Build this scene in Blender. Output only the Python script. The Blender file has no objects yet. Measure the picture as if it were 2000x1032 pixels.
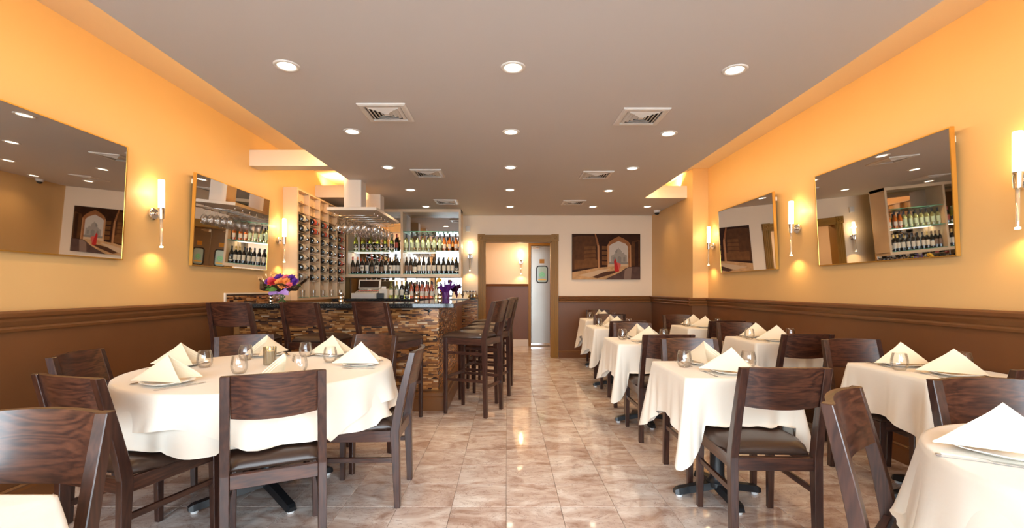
import bpy, bmesh, math, random
from mathutils import Vector, Matrix

random.seed(7)
SC = bpy.context.scene
C = SC.collection
PI = math.pi

# ------------------------------------------------------------------ camera
EH, FPX, VX, VY = 1.22, 910.0, 990.0, 565.0
cam = bpy.data.cameras.new('camera')
cam.sensor_width = 36.0
cam.lens = 36.0 * FPX / 2000.0
cam.shift_x = (1000 - VX) / 2000.0
cam.shift_y = (VY - 516) / 2000.0
cam.clip_start = 0.05
camo = bpy.data.objects.new('camera', cam)
C.objects.link(camo)
camo.location = (0, 0, EH)
camo.rotation_euler = (PI / 2, 0, 0)
SC.camera = camo

# ------------------------------------------------------------------ world, exposure
w = bpy.data.worlds.new('daylight')
SC.world = w
w.use_nodes = True
bgn = w.node_tree.nodes['Background']
bgn.inputs[0].default_value = (0.80, 0.89, 1.0, 1)
bgn.inputs[1].default_value = 12.0
vs = SC.view_settings
vs.view_transform = 'Standard'
vs.look = 'None'
vs.gamma = 1.0
vs.exposure = 0.36
vs.use_curve_mapping = False
cy = SC.cycles
cy.use_denoising = True
cy.max_bounces = 8
cy.diffuse_bounces = 5
cy.glossy_bounces = 5
cy.transmission_bounces = 8
cy.transparent_max_bounces = 24
cy.sample_clamp_indirect = 6.0
cy.caustics_reflective = False
cy.caustics_refractive = False

ordw = ('first', 'second', 'third', 'fourth')
WARM = (1.0, 0.64, 0.27)
LAMP = (1.0, 0.69, 0.39)


def lamp(name, kind, loc, energy, color, rot=(0, 0, 0), **kw):
    d = bpy.data.lights.new(name, kind)
    d.energy = energy
    d.color = color
    for k, v in kw.items():
        setattr(d, k, v)
    o = bpy.data.objects.new(name, d)
    C.objects.link(o)
    o.location = loc
    o.rotation_euler = rot
    return o


# room numbers (metres): X right, Y into the room, Z up
XL, XR = -2.735, 2.80          # side walls
YB, YF = 8.30, -1.0            # back wall, storefront
ZC, ZU = 2.53, 2.90            # dropped ceiling, upper ceiling
CX0, CX1 = -1.90, 1.98         # edges of the dropped ceiling
YPIL, XREC = 6.48, 2.585       # pillar front and recessed wall on the right
RAIL = 1.10
BYFACE = 4.76

# daylight comes in through the storefront glass: portals guide the sky sampling
pt = lamp('storefront_portal', 'AREA', (0.03, YF + 0.06, 1.42), 1.0, (1, 1, 1), (PI / 2, 0, 0),
          shape='RECTANGLE', size=5.2, size_y=2.3)
pt.data.cycles.is_portal = True

# led strips along the edges of the dropped ceiling, facing the side walls
LED = 3.3
for nm, x, y0, y1, ry in (('cove_led_left_light', CX0 - 0.02, YF, 4.93, PI / 2 - 0.15),
                          ('cove_led_rack_light', CX0 - 0.02, 5.16, 6.64, PI / 2 - 0.15),
                          ('cove_led_right_light', CX1 + 0.02, YF, 6.68, -PI / 2 + 0.15)):
    lamp(nm, 'AREA', (x, (y0 + y1) / 2, 2.60), LED * (y1 - y0) * (1.9 if 'rack' in nm else 1.0), WARM, (0, ry, 0),
         shape='RECTANGLE', size=0.03, size_y=y1 - y0)
for nm, xa, xb, y in (('void_led_left_light', XL + 0.1, CX0 - 0.1, 6.9), ('void_led_right_light', CX1 + 0.1, XREC - 0.02, 6.95)):
    lamp(nm, 'AREA', ((xa + xb) / 2, y, 2.74), 22.0, (1.0, 0.82, 0.36), (PI * 0.85, 0, 0),
         shape='RECTANGLE', size=xb - xa, size_y=0.05)


# ------------------------------------------------------------------ materials
def nodes_of(name):
    m = bpy.data.materials.new(name)
    m.use_nodes = True
    nt = m.node_tree
    return m, nt, nt.nodes['Principled BSDF']


def N(nt, kind, **kw):
    n = nt.nodes.new(kind)
    for k, v in kw.items():
        setattr(n, k, v)
    return n


def mat(name, col, rough=0.5, metal=0.0, spec=0.5, emit=None, es=0.0, trans=0.0, coat=0.0, var=0.0, vscale=8.0, bump=0.0, sheen=0.0):
    m, nt, b = nodes_of(name)
    b.inputs['Base Color'].default_value = (*col, 1)
    b.inputs['Roughness'].default_value = rough
    b.inputs['Metallic'].default_value = metal
    b.inputs['Specular IOR Level'].default_value = spec
    b.inputs['Transmission Weight'].default_value = trans
    b.inputs['Coat Weight'].default_value = coat
    if sheen:
        b.inputs['Sheen Weight'].default_value = sheen
    if emit:
        b.inputs['Emission Color'].default_value = (*emit, 1)
        b.inputs['Emission Strength'].default_value = es
    if var or bump:
        tc = N(nt, 'ShaderNodeTexCoord')
        no = N(nt, 'ShaderNodeTexNoise')
        no.inputs['Scale'].default_value = vscale
        no.inputs['Detail'].default_value = 4
        nt.links.new(tc.outputs['Object'], no.inputs['Vector'])
        if var:
            r = N(nt, 'ShaderNodeValToRGB')
            r.color_ramp.elements[0].position = 0.3
            r.color_ramp.elements[1].position = 0.7
            r.color_ramp.elements[0].color = (*[c * (1 - var) for c in col], 1)
            r.color_ramp.elements[1].color = (*[min(1, c * (1 + var)) for c in col], 1)
            nt.links.new(no.outputs['Fac'], r.inputs['Fac'])
            nt.links.new(r.outputs['Color'], b.inputs['Base Color'])
        if bump:
            bp = N(nt, 'ShaderNodeBump')
            bp.inputs['Strength'].default_value = bump
            bp.inputs['Distance'].default_value = 0.01
            nt.links.new(no.outputs['Fac'], bp.inputs['Height'])
            nt.links.new(bp.outputs['Normal'], b.inputs['Normal'])
    return m


def wood(name, dark, light, axis, rough=0.32, scale=1.0):
    """stained wood with grain running along an axis of the object"""
    m, nt, b = nodes_of(name)
    tc = N(nt, 'ShaderNodeTexCoord')
    oi = N(nt, 'ShaderNodeObjectInfo')
    off = N(nt, 'ShaderNodeVectorMath', operation='SCALE')
    cmb = N(nt, 'ShaderNodeCombineXYZ')
    for i in range(3):
        nt.links.new(oi.outputs['Random'], cmb.inputs[i])
    nt.links.new(cmb.outputs[0], off.inputs[0])
    off.inputs['Scale'].default_value = 9.0
    add = N(nt, 'ShaderNodeVectorMath', operation='ADD')
    nt.links.new(tc.outputs['Object'], add.inputs[0])
    nt.links.new(off.outputs[0], add.inputs[1])
    mp = N(nt, 'ShaderNodeMapping')
    s = [14.0 * scale] * 3
    s['xyz'.index(axis)] = 1.6 * scale
    mp.inputs['Scale'].default_value = s
    nt.links.new(add.outputs[0], mp.inputs['Vector'])
    no = N(nt, 'ShaderNodeTexNoise')
    no.inputs['Scale'].default_value = 0.9
    no.inputs['Detail'].default_value = 2
    no.inputs['Distortion'].default_value = 0.6
    nt.links.new(mp.outputs[0], no.inputs['Vector'])
    mul = N(nt, 'ShaderNodeMath', operation='MULTIPLY')
    mul.inputs[1].default_value = 46.0
    nt.links.new(no.outputs['Fac'], mul.inputs[0])
    sn = N(nt, 'ShaderNodeMath', operation='SINE')
    nt.links.new(mul.outputs[0], sn.inputs[0])
    fine = N(nt, 'ShaderNodeTexNoise')
    fine.inputs['Scale'].default_value = 9.0
    fine.inputs['Detail'].default_value = 5
    nt.links.new(mp.outputs[0], fine.inputs['Vector'])
    ma = N(nt, 'ShaderNodeMath', operation='MULTIPLY_ADD')
    nt.links.new(sn.outputs[0], ma.inputs[0])
    ma.inputs[1].default_value = 0.16
    nt.links.new(fine.outputs['Fac'], ma.inputs[2])
    r = N(nt, 'ShaderNodeValToRGB')
    r.color_ramp.elements[0].position = 0.25
    r.color_ramp.elements[0].color = (*dark, 1)
    r.color_ramp.elements[1].position = 0.85
    r.color_ramp.elements[1].color = (*light, 1)
    nt.links.new(ma.outputs[0], r.inputs['Fac'])
    nt.links.new(r.outputs['Color'], b.inputs['Base Color'])
    b.inputs['Roughness'].default_value = rough
    b.inputs['Coat Weight'].default_value = 0.5
    b.inputs['Coat Roughness'].default_value = 0.22
    return m


def marble(name):
    m, nt, b = nodes_of(name)
    ge = N(nt, 'ShaderNodeNewGeometry')
    oi = N(nt, 'ShaderNodeObjectInfo')
    cmb = N(nt, 'ShaderNodeCombineXYZ')
    for i in range(3):
        nt.links.new(oi.outputs['Random'], cmb.inputs[i])
    off = N(nt, 'ShaderNodeVectorMath', operation='SCALE')
    off.inputs['Scale'].default_value = 37.0
    nt.links.new(cmb.outputs[0], off.inputs[0])
    add = N(nt, 'ShaderNodeVectorMath', operation='ADD')
    nt.links.new(ge.outputs['Position'], add.inputs[0])
    nt.links.new(off.outputs[0], add.inputs[1])
    mp = N(nt, 'ShaderNodeMapping')
    mp.inputs['Rotation'].default_value = (0, 0, 0.35)
    mp.inputs['Scale'].default_value = (1.0, 1.9, 1.0)
    nt.links.new(add.outputs[0], mp.inputs['Vector'])
    big = N(nt, 'ShaderNodeTexNoise')
    big.inputs['Scale'].default_value = 3.2
    big.inputs['Detail'].default_value = 7
    big.inputs['Roughness'].default_value = 0.62
    big.inputs['Distortion'].default_value = 1.1
    nt.links.new(mp.outputs[0], big.inputs['Vector'])
    r = N(nt, 'ShaderNodeValToRGB')
    e = r.color_ramp.elements
    e[0].position, e[0].color = 0.33, (0.42, 0.285, 0.225, 1)
    e[1].position, e[1].color = 0.68, (0.82, 0.77, 0.73, 1)
    k = e.new(0.46)
    k.color = (0.60, 0.48, 0.42, 1)
    k = e.new(0.56)
    k.color = (0.71, 0.62, 0.565, 1)
    nt.links.new(big.outputs['Fac'], r.inputs['Fac'])
    vn = N(nt, 'ShaderNodeTexNoise')
    vn.inputs['Scale'].default_value = 6.5
    vn.inputs['Detail'].default_value = 6
    vn.inputs['Roughness'].default_value = 0.7
    vn.inputs['Distortion'].default_value = 0.8
    nt.links.new(mp.outputs[0], vn.inputs['Vector'])
    sb = N(nt, 'ShaderNodeMath', operation='SUBTRACT')
    sb.inputs[1].default_value = 0.5
    nt.links.new(vn.outputs['Fac'], sb.inputs[0])
    ab = N(nt, 'ShaderNodeMath', operation='ABSOLUTE')
    nt.links.new(sb.outputs[0], ab.inputs[0])
    vr = N(nt, 'ShaderNodeValToRGB')
    vr.color_ramp.elements[0].position = 0.0
    vr.color_ramp.elements[0].color = (0.8, 0.8, 0.8, 1)
    vr.color_ramp.elements[1].position = 0.009
    vr.color_ramp.elements[1].color = (0, 0, 0, 1)
    nt.links.new(ab.outputs[0], vr.inputs['Fac'])
    mx = N(nt, 'ShaderNodeMixRGB')
    mx.inputs['Color2'].default_value = (0.20, 0.095, 0.06, 1)
    nt.links.new(vr.outputs['Color'], mx.inputs['Fac'])
    nt.links.new(r.outputs['Color'], mx.inputs['Color1'])
    nt.links.new(mx.outputs['Color'], b.inputs['Base Color'])
    b.inputs['Roughness'].default_value = 0.055
    b.inputs['Specular IOR Level'].default_value = 0.7
    return m


def mosaic(name):
    m, nt, b = nodes_of(name)
    ge = N(nt, 'ShaderNodeNewGeometry')
    r = N(nt, 'ShaderNodeValToRGB')
    r.color_ramp.interpolation = 'CONSTANT'
    cols = [(0.0, (0.050, 0.018, 0.008)), (0.10, (0.20, 0.070, 0.018)), (0.28, (0.40, 0.150, 0.036)), (0.46, (0.52, 0.215, 0.055)),
            (0.62, (0.29, 0.100, 0.024)), (0.76, (0.58, 0.270, 0.085)), (0.87, (0.62, 0.36, 0.16)), (0.93, (0.11, 0.045, 0.022)), (0.97, (0.66, 0.45, 0.27))]
    e = r.color_ramp.elements
    e[0].position, e[0].color = cols[0][0], (*cols[0][1], 1)
    e[1].position, e[1].color = cols[-1][0], (*cols[-1][1], 1)
    for p, c in cols[1:-1]:
        e.new(p).color = (*c, 1)
    nt.links.new(ge.outputs['Random Per Island'], r.inputs['Fac'])
    nt.links.new(r.outputs['Color'], b.inputs['Base Color'])
    b.inputs['Roughness'].default_value = 0.22
    b.inputs['Metallic'].default_value = 0.15
    return m


def clear(name, tint=(1, 1, 1), gloss=0.10, rough=0.02):
    """thin clear glass: see-through with a mirror-like rim"""
    m, nt, b = nodes_of(name)
    nt.nodes.remove(b)
    out = nt.nodes['Material Output']
    t = N(nt, 'ShaderNodeBsdfTransparent')
    t.inputs[0].default_value = (*tint, 1)
    g = N(nt, 'ShaderNodeBsdfGlossy')
    g.inputs['Roughness'].default_value = rough
    lw = N(nt, 'ShaderNodeLayerWeight')
    lw.inputs['Blend'].default_value = 0.28
    ma = N(nt, 'ShaderNodeMath', operation='MULTIPLY_ADD')
    ma.inputs[1].default_value = 0.5
    ma.inputs[2].default_value = gloss * 0.4
    ma.use_clamp = True
    nt.links.new(lw.outputs['Fresnel'], ma.inputs[0])
    mx = N(nt, 'ShaderNodeMixShader')
    nt.links.new(ma.outputs[0], mx.inputs[0])
    nt.links.new(t.outputs[0], mx.inputs[1])
    nt.links.new(g.outputs[0], mx.inputs[2])
    nt.links.new(mx.outputs[0], out.inputs['Surface'])
    return m


def granite(name):
    m, nt, b = nodes_of(name)
    tc = N(nt, 'ShaderNodeTexCoord')
    no = N(nt, 'ShaderNodeTexNoise')
    no.inputs['Scale'].default_value = 160
    no.inputs['Detail'].default_value = 3
    nt.links.new(tc.outputs['Object'], no.inputs['Vector'])
    r = N(nt, 'ShaderNodeValToRGB')
    r.color_ramp.elements[0].position = 0.52
    r.color_ramp.elements[0].color = (0.012, 0.013, 0.014, 1)
    r.color_ramp.elements[1].position = 0.72
    r.color_ramp.elements[1].color = (0.12, 0.12, 0.11, 1)
    nt.links.new(no.outputs['Fac'], r.inputs['Fac'])
    nt.links.new(r.outputs['Color'], b.inputs['Base Color'])
    b.inputs['Roughness'].default_value = 0.06
    return m


def brushed(name, col):
    m, nt, b = nodes_of(name)
    tc = N(nt, 'ShaderNodeTexCoord')
    mp = N(nt, 'ShaderNodeMapping')
    mp.inputs['Scale'].default_value = (2.5, 2.5, 1.2)
    nt.links.new(tc.outputs['Object'], mp.inputs['Vector'])
    no = N(nt, 'ShaderNodeTexNoise')
    no.inputs['Scale'].default_value = 2.0
    no.inputs['Detail'].default_value = 8
    nt.links.new(mp.outputs[0], no.inputs['Vector'])
    r = N(nt, 'ShaderNodeValToRGB')
    r.color_ramp.elements[0].color = (0.28, 0.28, 0.28, 1)
    r.color_ramp.elements[1].color = (0.42, 0.42, 0.42, 1)
    nt.links.new(no.outputs['Fac'], r.inputs['Fac'])
    nt.links.new(r.outputs['Color'], b.inputs['Roughness'])
    b.inputs['Base Color'].default_value = (*col, 1)
    b.inputs['Metallic'].default_value = 1.0
    return m


M = {
    'gold_wall': mat('gold_wall_paint', (0.71, 0.44, 0.18), 0.42, var=0.03, vscale=1.3),
    'cream_wall': mat('cream_wall_paint', (0.82, 0.64, 0.46), 0.5, var=0.025, vscale=1.5),
    'ceil': mat('ceiling_paint', (0.60, 0.55, 0.52), 0.7),
    'upper': mat('cove_paint', (0.66, 0.50, 0.33), 0.6),
    'white': mat('white_paint', (0.80, 0.68, 0.55), 0.45),
    'wains': mat('brown_wainscot_paint', (0.165, 0.066, 0.024), 0.36, spec=0.28, var=0.08, vscale=2.0),
    'rail': mat('brown_moulding_paint', (0.175, 0.068, 0.022), 0.28, spec=0.35),
    'casing': mat('bronze_gold_paint', (0.30, 0.145, 0.025), 0.38, spec=0.2),
    'wood_x': wood('dark_stained_wood_wide', (0.026, 0.009, 0.0065), (0.108, 0.037, 0.019), 'x'),
    'wood_y': wood('dark_stained_wood_deep', (0.026, 0.009, 0.0065), (0.095, 0.034, 0.019), 'y'),
    'wood_z': wood('dark_stained_wood_tall', (0.026, 0.009, 0.0065), (0.070, 0.025, 0.015), 'z'),
    'maple': wood('pale_rack_wood', (0.50, 0.32, 0.15), (0.70, 0.50, 0.29), 'z', 0.45, 0.5),
    'pale': mat('pale_cabinet_laminate', (0.72, 0.52, 0.33), 0.42, var=0.03),
    'vinyl': mat('dark_brown_vinyl', (0.052, 0.028, 0.019), 0.34, bump=0.05, vscale=220),
    'cloth': mat('ivory_tablecloth', (0.85, 0.785, 0.68), 0.8, sheen=0.2, bump=0.35, vscale=7),
    'napkin': mat('cream_napkin', (0.87, 0.75, 0.55), 0.8, sheen=0.2),
    'china': mat('white_china', (0.86, 0.83, 0.78), 0.12),
    'steel': mat('polished_steel', (0.72, 0.71, 0.70), 0.16, metal=1.0),
    'chrome': mat('chrome', (0.80, 0.76, 0.72), 0.10, metal=1.0),
    'brushed': brushed('brushed_steel', (0.34, 0.31, 0.275)),
    'iron': mat('black_cast_iron', (0.012, 0.014, 0.017), 0.35),
    'nylon': mat('white_nylon', (0.8, 0.8, 0.8), 0.5),
    'marble': marble('pink_beige_marble'),
    'grout': mat('floor_grout', (0.30, 0.22, 0.17), 0.8),
    'mosaic': mosaic('glass_stone_mosaic'),
    'moback': mat('mosaic_grout', (0.085, 0.040, 0.020), 0.7),
    'granite': granite('black_granite'),
    'glass': clear('clear_glass'),
    'pane': clear('window_glass', (0.97, 0.99, 0.98), 0.05),
    'shelf': clear('green_edge_glass', (0.80, 0.93, 0.86), 0.16),
    'gedge': mat('green_glass_edge', (0.10, 0.34, 0.25), 0.15),
    'mirror': mat('mirror_silver', (0.80, 0.78, 0.75), 0.015, metal=1.0),
    'mframe': mat('brass_mirror_frame', (0.70, 0.40, 0.09), 0.28, metal=0.8),
    'trim': mat('white_trim_enamel', (0.72, 0.66, 0.60), 0.4),
    'bulb': mat('downlight_lens', (1, 1, 1), 0.5, emit=(1.0, 0.86, 0.66), es=9.0),
    'tube': mat('sconce_frosted_glass', (1, 1, 1), 0.5, emit=(1.0, 0.80, 0.46), es=9.0),
    'tip': mat('sconce_lit_tip', (1, 1, 1), 0.4, emit=(1.0, 0.78, 0.45), es=6.0),
    'rodglass': mat('sconce_glass_rod', (0.85, 0.72, 0.55), 0.08, metal=0.6),
    'led': mat('led_strip_lit', (1, 1, 1), 0.5, emit=(1.0, 0.7, 0.33), es=6.0),
    'shelffill': mat('shelf_fill_glow', (1, 1, 1), 0.5, emit=(1.0, 0.85, 0.6), es=1.6),
    'flame': mat('candle_flame', (1, 1, 1), 0.5, emit=(1.0, 0.62, 0.18), es=14.0),
    'wax': mat('candle_wax', (0.85, 0.70, 0.45), 0.5),
    'smoke': clear('ribbed_smoke_glass', (0.84, 0.82, 0.78), 0.4, 0.12),
    'goldcup': mat('gold_mercury_glass', (0.72, 0.46, 0.13), 0.22, metal=0.8, bump=0.5, vscale=90),
    'black': mat('black_plastic', (0.012, 0.012, 0.013), 0.35),
    'dark': mat('vent_dark', (0.035, 0.028, 0.024), 0.8),
    'gasket': mat('black_rubber', (0.012, 0.012, 0.014), 0.5),
    'doorpane': mat('door_window_glass', (0.34, 0.50, 0.56), 0.08, coat=0.5),
    'decal': mat('green_decal', (0.16, 0.62, 0.36), 0.4),
    'decal_y': mat('yellow_decal', (0.70, 0.46, 0.10), 0.4),
    'register': mat('ivory_plastic', (0.74, 0.66, 0.55), 0.4),
    'screen': mat('dark_screen', (0.035, 0.022, 0.016), 0.10),
    'paper': mat('paper_white', (0.82, 0.78, 0.70), 0.7),
    'bt_dark': mat('dark_wine_glass', (0.016, 0.014, 0.012), 0.07, coat=0.4),
    'bt_green': mat('olive_wine_glass', (0.50, 0.46, 0.06), 0.06, trans=0.75),
    'bt_clear': mat('pale_wine_glass', (0.80, 0.78, 0.36), 0.05, trans=0.8),
    'bt_rose': mat('rose_wine_glass', (0.86, 0.20, 0.10), 0.06, trans=0.55),
    'bt_amber': mat('amber_wine_glass', (0.85, 0.22, 0.04), 0.06, trans=0.55),
    'lb_white': mat('label_cream', (0.80, 0.70, 0.55), 0.6),
    'lb_black': mat('label_black', (0.015, 0.015, 0.015), 0.5),
    'lb_red': mat('label_red', (0.62, 0.10, 0.05), 0.5),
    'lb_green': mat('label_pale_green', (0.50, 0.62, 0.42), 0.5),
    'lb_brown': mat('label_brown', (0.20, 0.11, 0.06), 0.5),
    'cp_black': mat('capsule_black', (0.02, 0.012, 0.012), 0.35),
    'cp_red': mat('capsule_red', (0.58, 0.06, 0.03), 0.35),
    'cp_gold': mat('capsule_gold', (0.66, 0.40, 0.11), 0.3, metal=0.6),
    'cp_brown': mat('capsule_brown', (0.17, 0.085, 0.04), 0.4),
    'cp_orange': mat('capsule_orange', (0.75, 0.24, 0.08), 0.4),
    'purple': mat('purple_petal', (0.13, 0.025, 0.30), 0.6),
    'orange': mat('orange_petal', (0.85, 0.33, 0.08), 0.6),
    'red': mat('red_petal', (0.62, 0.03, 0.04), 0.6),
    'pink': mat('pink_petal', (0.82, 0.16, 0.20), 0.6),
    'yellow': mat('yellow_petal', (0.82, 0.52, 0.05), 0.6),
    'leafm': mat('leaf_green', (0.07, 0.19, 0.03), 0.5),
    'stem': mat('stem_green', (0.06, 0.12, 0.02), 0.6),
    'wrap': mat('dark_wrap_paper', (0.055, 0.028, 0.014), 0.35),
    'cello': clear('clear_cellophane', (0.97, 0.94, 0.88), 0.2, 0.1),
    'ribbon': mat('lilac_ribbon', (0.50, 0.26, 0.62), 0.35),
    'pwrap': mat('purple_wrap_foil', (0.12, 0.02, 0.20), 0.35),
    'frame_dark': mat('storefront_bronze', (0.05, 0.045, 0.04), 0.35, metal=0.5),
    'pavement': mat('street_pavement', (0.45, 0.45, 0.44), 0.9, var=0.1, vscale=2),
    'awning': mat('blue_awning', (0.05, 0.20, 0.42), 0.7),
    'canvas': mat('print_edge', (0.06, 0.025, 0.012), 0.5),
}


# ------------------------------------------------------------------ mesh helpers
def box(bm, x0, x1, y0, y1, z0, z1):
    v = [bm.verts.new(p) for p in ((x0, y0, z0), (x1, y0, z0), (x1, y1, z0), (x0, y1, z0), (x0, y0, z1), (x1, y0, z1), (x1, y1, z1), (x0, y1, z1))]
    for f in ((3, 2, 1, 0), (4, 5, 6, 7), (0, 1, 5, 4), (1, 2, 6, 5), (2, 3, 7, 6), (3, 0, 4, 7)):
        bm.faces.new([v[i] for i in f])


def rings(bm, rr, cap=True, closed=True):
    """loft a list of rings (each a list of points)"""
    vs = [[bm.verts.new(p) for p in r] for r in rr]
    n = len(vs[0])
    for a, b in zip(vs, vs[1:]):
        for i in range(n if closed else n - 1):
            j = (i + 1) % n
            bm.faces.new((a[i], a[j], b[j], b[i]))
    if cap and closed:
        bm.faces.new(vs[0][::-1])
        bm.faces.new(vs[-1])
    return vs


def lathe(bm, prof, seg=20, c=(0, 0, 0), cap=True):
    rr = [[(c[0] + max(r, 1e-4) * math.cos(2 * PI * i / seg), c[1] + max(r, 1e-4) * math.sin(2 * PI * i / seg), c[2] + z) for i in range(seg)] for r, z in prof]
    rings(bm, rr, cap)


def tube(bm, pts, r, seg=8):
    pts = [Vector(p) for p in pts]
    rr = []
    for i, p in enumerate(pts):
        d = (pts[min(i + 1, len(pts) - 1)] - pts[max(i - 1, 0)]).normalized()
        a = d.cross(Vector((0, 0, 1)))
        if a.length < 1e-3:
            a = Vector((1, 0, 0))
        a.normalize()
        b = d.cross(a)
        rad = r[i] if isinstance(r, (list, tuple)) else r
        rr.append([p + rad * (math.cos(2 * PI * k / seg) * a + math.sin(2 * PI * k / seg) * b) for k in range(seg)])
    rings(bm, rr)


def bar(bm, pts, hx, hy):
    """square-section bar through points, section axes x and y; hx, hy may be lists"""
    rr = []
    for i, p in enumerate(pts):
        a = hx[i] if isinstance(hx, (list, tuple)) else hx
        b = hy[i] if isinstance(hy, (list, tuple)) else hy
        rr.append([(p[0] - a, p[1] - b, p[2]), (p[0] + a, p[1] - b, p[2]), (p[0] + a, p[1] + b, p[2]), (p[0] - a, p[1] + b, p[2])])
    rings(bm, rr)


def extrude_profile(bm, prof, p0, p1, out):
    """profile [(d, z)] with d measured along the horizontal vector out, swept from p0 to p1 (x, y)"""
    a = [(p0[0] + out[0] * d, p0[1] + out[1] * d, z) for d, z in prof]
    b = [(p1[0] + out[0] * d, p1[1] + out[1] * d, z) for d, z in prof]
    rings(bm, [a, b])


def obj(name, bm, material, parent=None, bevel=0.0, seg=1, smooth=False, auto=False):
    bmesh.ops.recalc_face_normals(bm, faces=bm.faces)
    if bevel:
        bmesh.ops.bevel(bm, geom=list(bm.edges), offset=bevel, segments=seg, affect='EDGES', profile=0.5, clamp_overlap=True)
    me = bpy.data.meshes.new(name)
    bm.to_mesh(me)
    bm.free()
    mats = material if isinstance(material, (list, tuple)) else [material]
    for m in mats:
        me.materials.append(M[m] if isinstance(m, str) else m)
    if smooth:
        for p in me.polygons:
            p.use_smooth = True
        if auto:
            me.set_sharp_from_angle(angle=math.radians(40))
    o = bpy.data.objects.new(name, me)
    C.objects.link(o)
    o.parent = parent
    return o


def B():
    return bmesh.new()


def tag(o, label, cat, group=None, kind=None):
    o['label'] = label
    o['category'] = cat
    if group:
        o['group'] = group
    if kind:
        o['kind'] = kind
    return o


def thing(name, label, cat, loc=(0, 0, 0), rz=0.0, group=None, kind=None):
    o = bpy.data.objects.new(name, None)
    o.empty_display_size = 0.1
    C.objects.link(o)
    o.location = loc
    o.rotation_euler = (0, 0, rz)
    return tag(o, label, cat, group, kind)


def struct(name, bm, m, label, cat, parent=None, bevel=0.0):
    o = obj(name, bm, m, parent, bevel)
    tag(o, label, cat, None, 'structure')
    return o


KIDS = {}


def dup(root, loc, rz=None, label=None, group=None, rot=None):
    """copy a thing with its parts and sub-parts (mesh data shared)"""
    r = root.copy()
    C.objects.link(r)
    r.location = loc
    if rot is not None:
        r.rotation_euler = rot
    elif rz is not None:
        r.rotation_euler = (0, 0, rz)
    if label:
        r['label'] = label
    if group:
        r['group'] = group
    if root.name not in KIDS:
        KIDS[root.name] = [(ch, list(ch.children)) for ch in root.children]
    for ch, gr in KIDS[root.name]:
        c = ch.copy()
        C.objects.link(c)
        c.parent = r
        for g in gr:
            d = g.copy()
            C.objects.link(d)
            d.parent = c
    return r


class Maker:
    """first use moves the prototype itself, later uses copy it"""

    def __init__(self, proto):
        self.p, self.used = proto, False

    def __call__(self, loc, rz=0.0, label=None, group=None, rot=None):
        if not self.used:
            self.used = True
            KIDS[self.p.name] = [(ch, list(ch.children)) for ch in self.p.children]
            self.p.location = loc
            self.p.rotation_euler = rot if rot is not None else (0, 0, rz)
            if label:
                self.p['label'] = label
            if group:
                self.p['group'] = group
            return self.p
        return dup(self.p, loc, rz, label, group, rot)


def G(px, py, z):
    """ground point (X, Y) under a pixel on the level z"""
    y = (EH - z) * FPX / (py - VY)
    return ((px - VX) * y / FPX, y)


def XZ(px, py, y):
    """X, Z of a pixel on the upright plane at distance y"""
    return ((px - VX) * y / FPX, EH - (py - VY) * y / FPX)


# ------------------------------------------------------------------ floor
T = 0.305
bm = B()
box(bm, XL - 0.15, XR + 0.2, YF - 0.1, 10.1, -0.12, -0.006)
floor = struct('floor', bm, 'grout', 'polished pink-beige marble tile floor of the dining room', 'floor')
tiles = []
for i in range(-10, 10):
    for j in range(-12, 26):
        x0, y0 = -0.004 + i * T, 2.61 + j * T
        if x0 + T < XL + 0.01 or x0 > XR - 0.01 or y0 + T < YF + 0.02 or y0 > 9.98:
            continue
        cxx, cyy = x0 + T / 2, y0 + T / 2
        if cyy > 8.35 and not (-0.85 < cxx < 1.75):
            continue
        vis = 0.0
        if y0 + T > 2.40:
            px, py = VX + cxx * FPX / cyy, VY + EH * FPX / cyy
            if -120 < px < 2120 and py < 1080:
                vis = 1.0 / cyy ** 3
                if cxx < -0.72 and 4.8 < cyy < 8.2:
                    vis = 0.0
        tiles.append((vis, cxx, cyy))
tiles.sort(reverse=True)
bm = B()
g = 0.0011
box(bm, -T / 2 + g, T / 2 - g, -T / 2 + g, T / 2 - g, -0.008, 0.0)
t0 = obj('tile', bm, 'marble', floor, bevel=0.0012)
for k, (v, x, y) in enumerate(tiles[:300]):
    o = t0 if k == 0 else t0.copy()
    if k:
        C.objects.link(o)
    o.location = (x, y, 0)
bm = B()
for v, x, y in tiles[300:]:
    box(bm, x - T / 2 + g, x + T / 2 - g, y - T / 2 + g, y + T / 2 - g, -0.008, 0.0)
rest = obj('far_tiles', bm, 'marble', floor)
rest['kind'] = 'stuff'

# ------------------------------------------------------------------ walls, ceiling
def wall_box(name, m, label, x0, x1, y0, y1, z0, z1):
    bm = B()
    box(bm, x0, x1, y0, y1, z0, z1)
    return struct(name, bm, m, label, 'wall')


wl = wall_box('wall_left', 'gold_wall', 'golden side wall with tilted mirrors and the wine rack', XL - 0.15, XL, YF, YB + 0.15, 0, ZU)
wr = wall_box('wall_right', 'gold_wall', 'golden side wall behind the row of small wall tables', XR, XR + 0.15, YF, YB + 0.15, 0, ZU)
bm = B()
box(bm, XREC, XR, YPIL, YB, 0, ZU)
pil = struct('wall_pillar', bm, 'gold_wall', 'shallow golden pillar and recessed wall beside the back wall', 'wall')
# back wall with doorway
DX0, DX1, DZ = -0.394, 0.797, 2.07
bm = B()
box(bm, XL, DX0, YB, YB + 0.15, 0, ZU)
box(bm, DX1, XR, YB, YB + 0.15, 0, ZU)
box(bm, DX0, DX1, YB, YB + 0.15, DZ, ZU)
wb = struct('wall_back', bm, 'cream_wall', 'cream back wall with the framed doorway and the large picture', 'wall')
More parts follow.
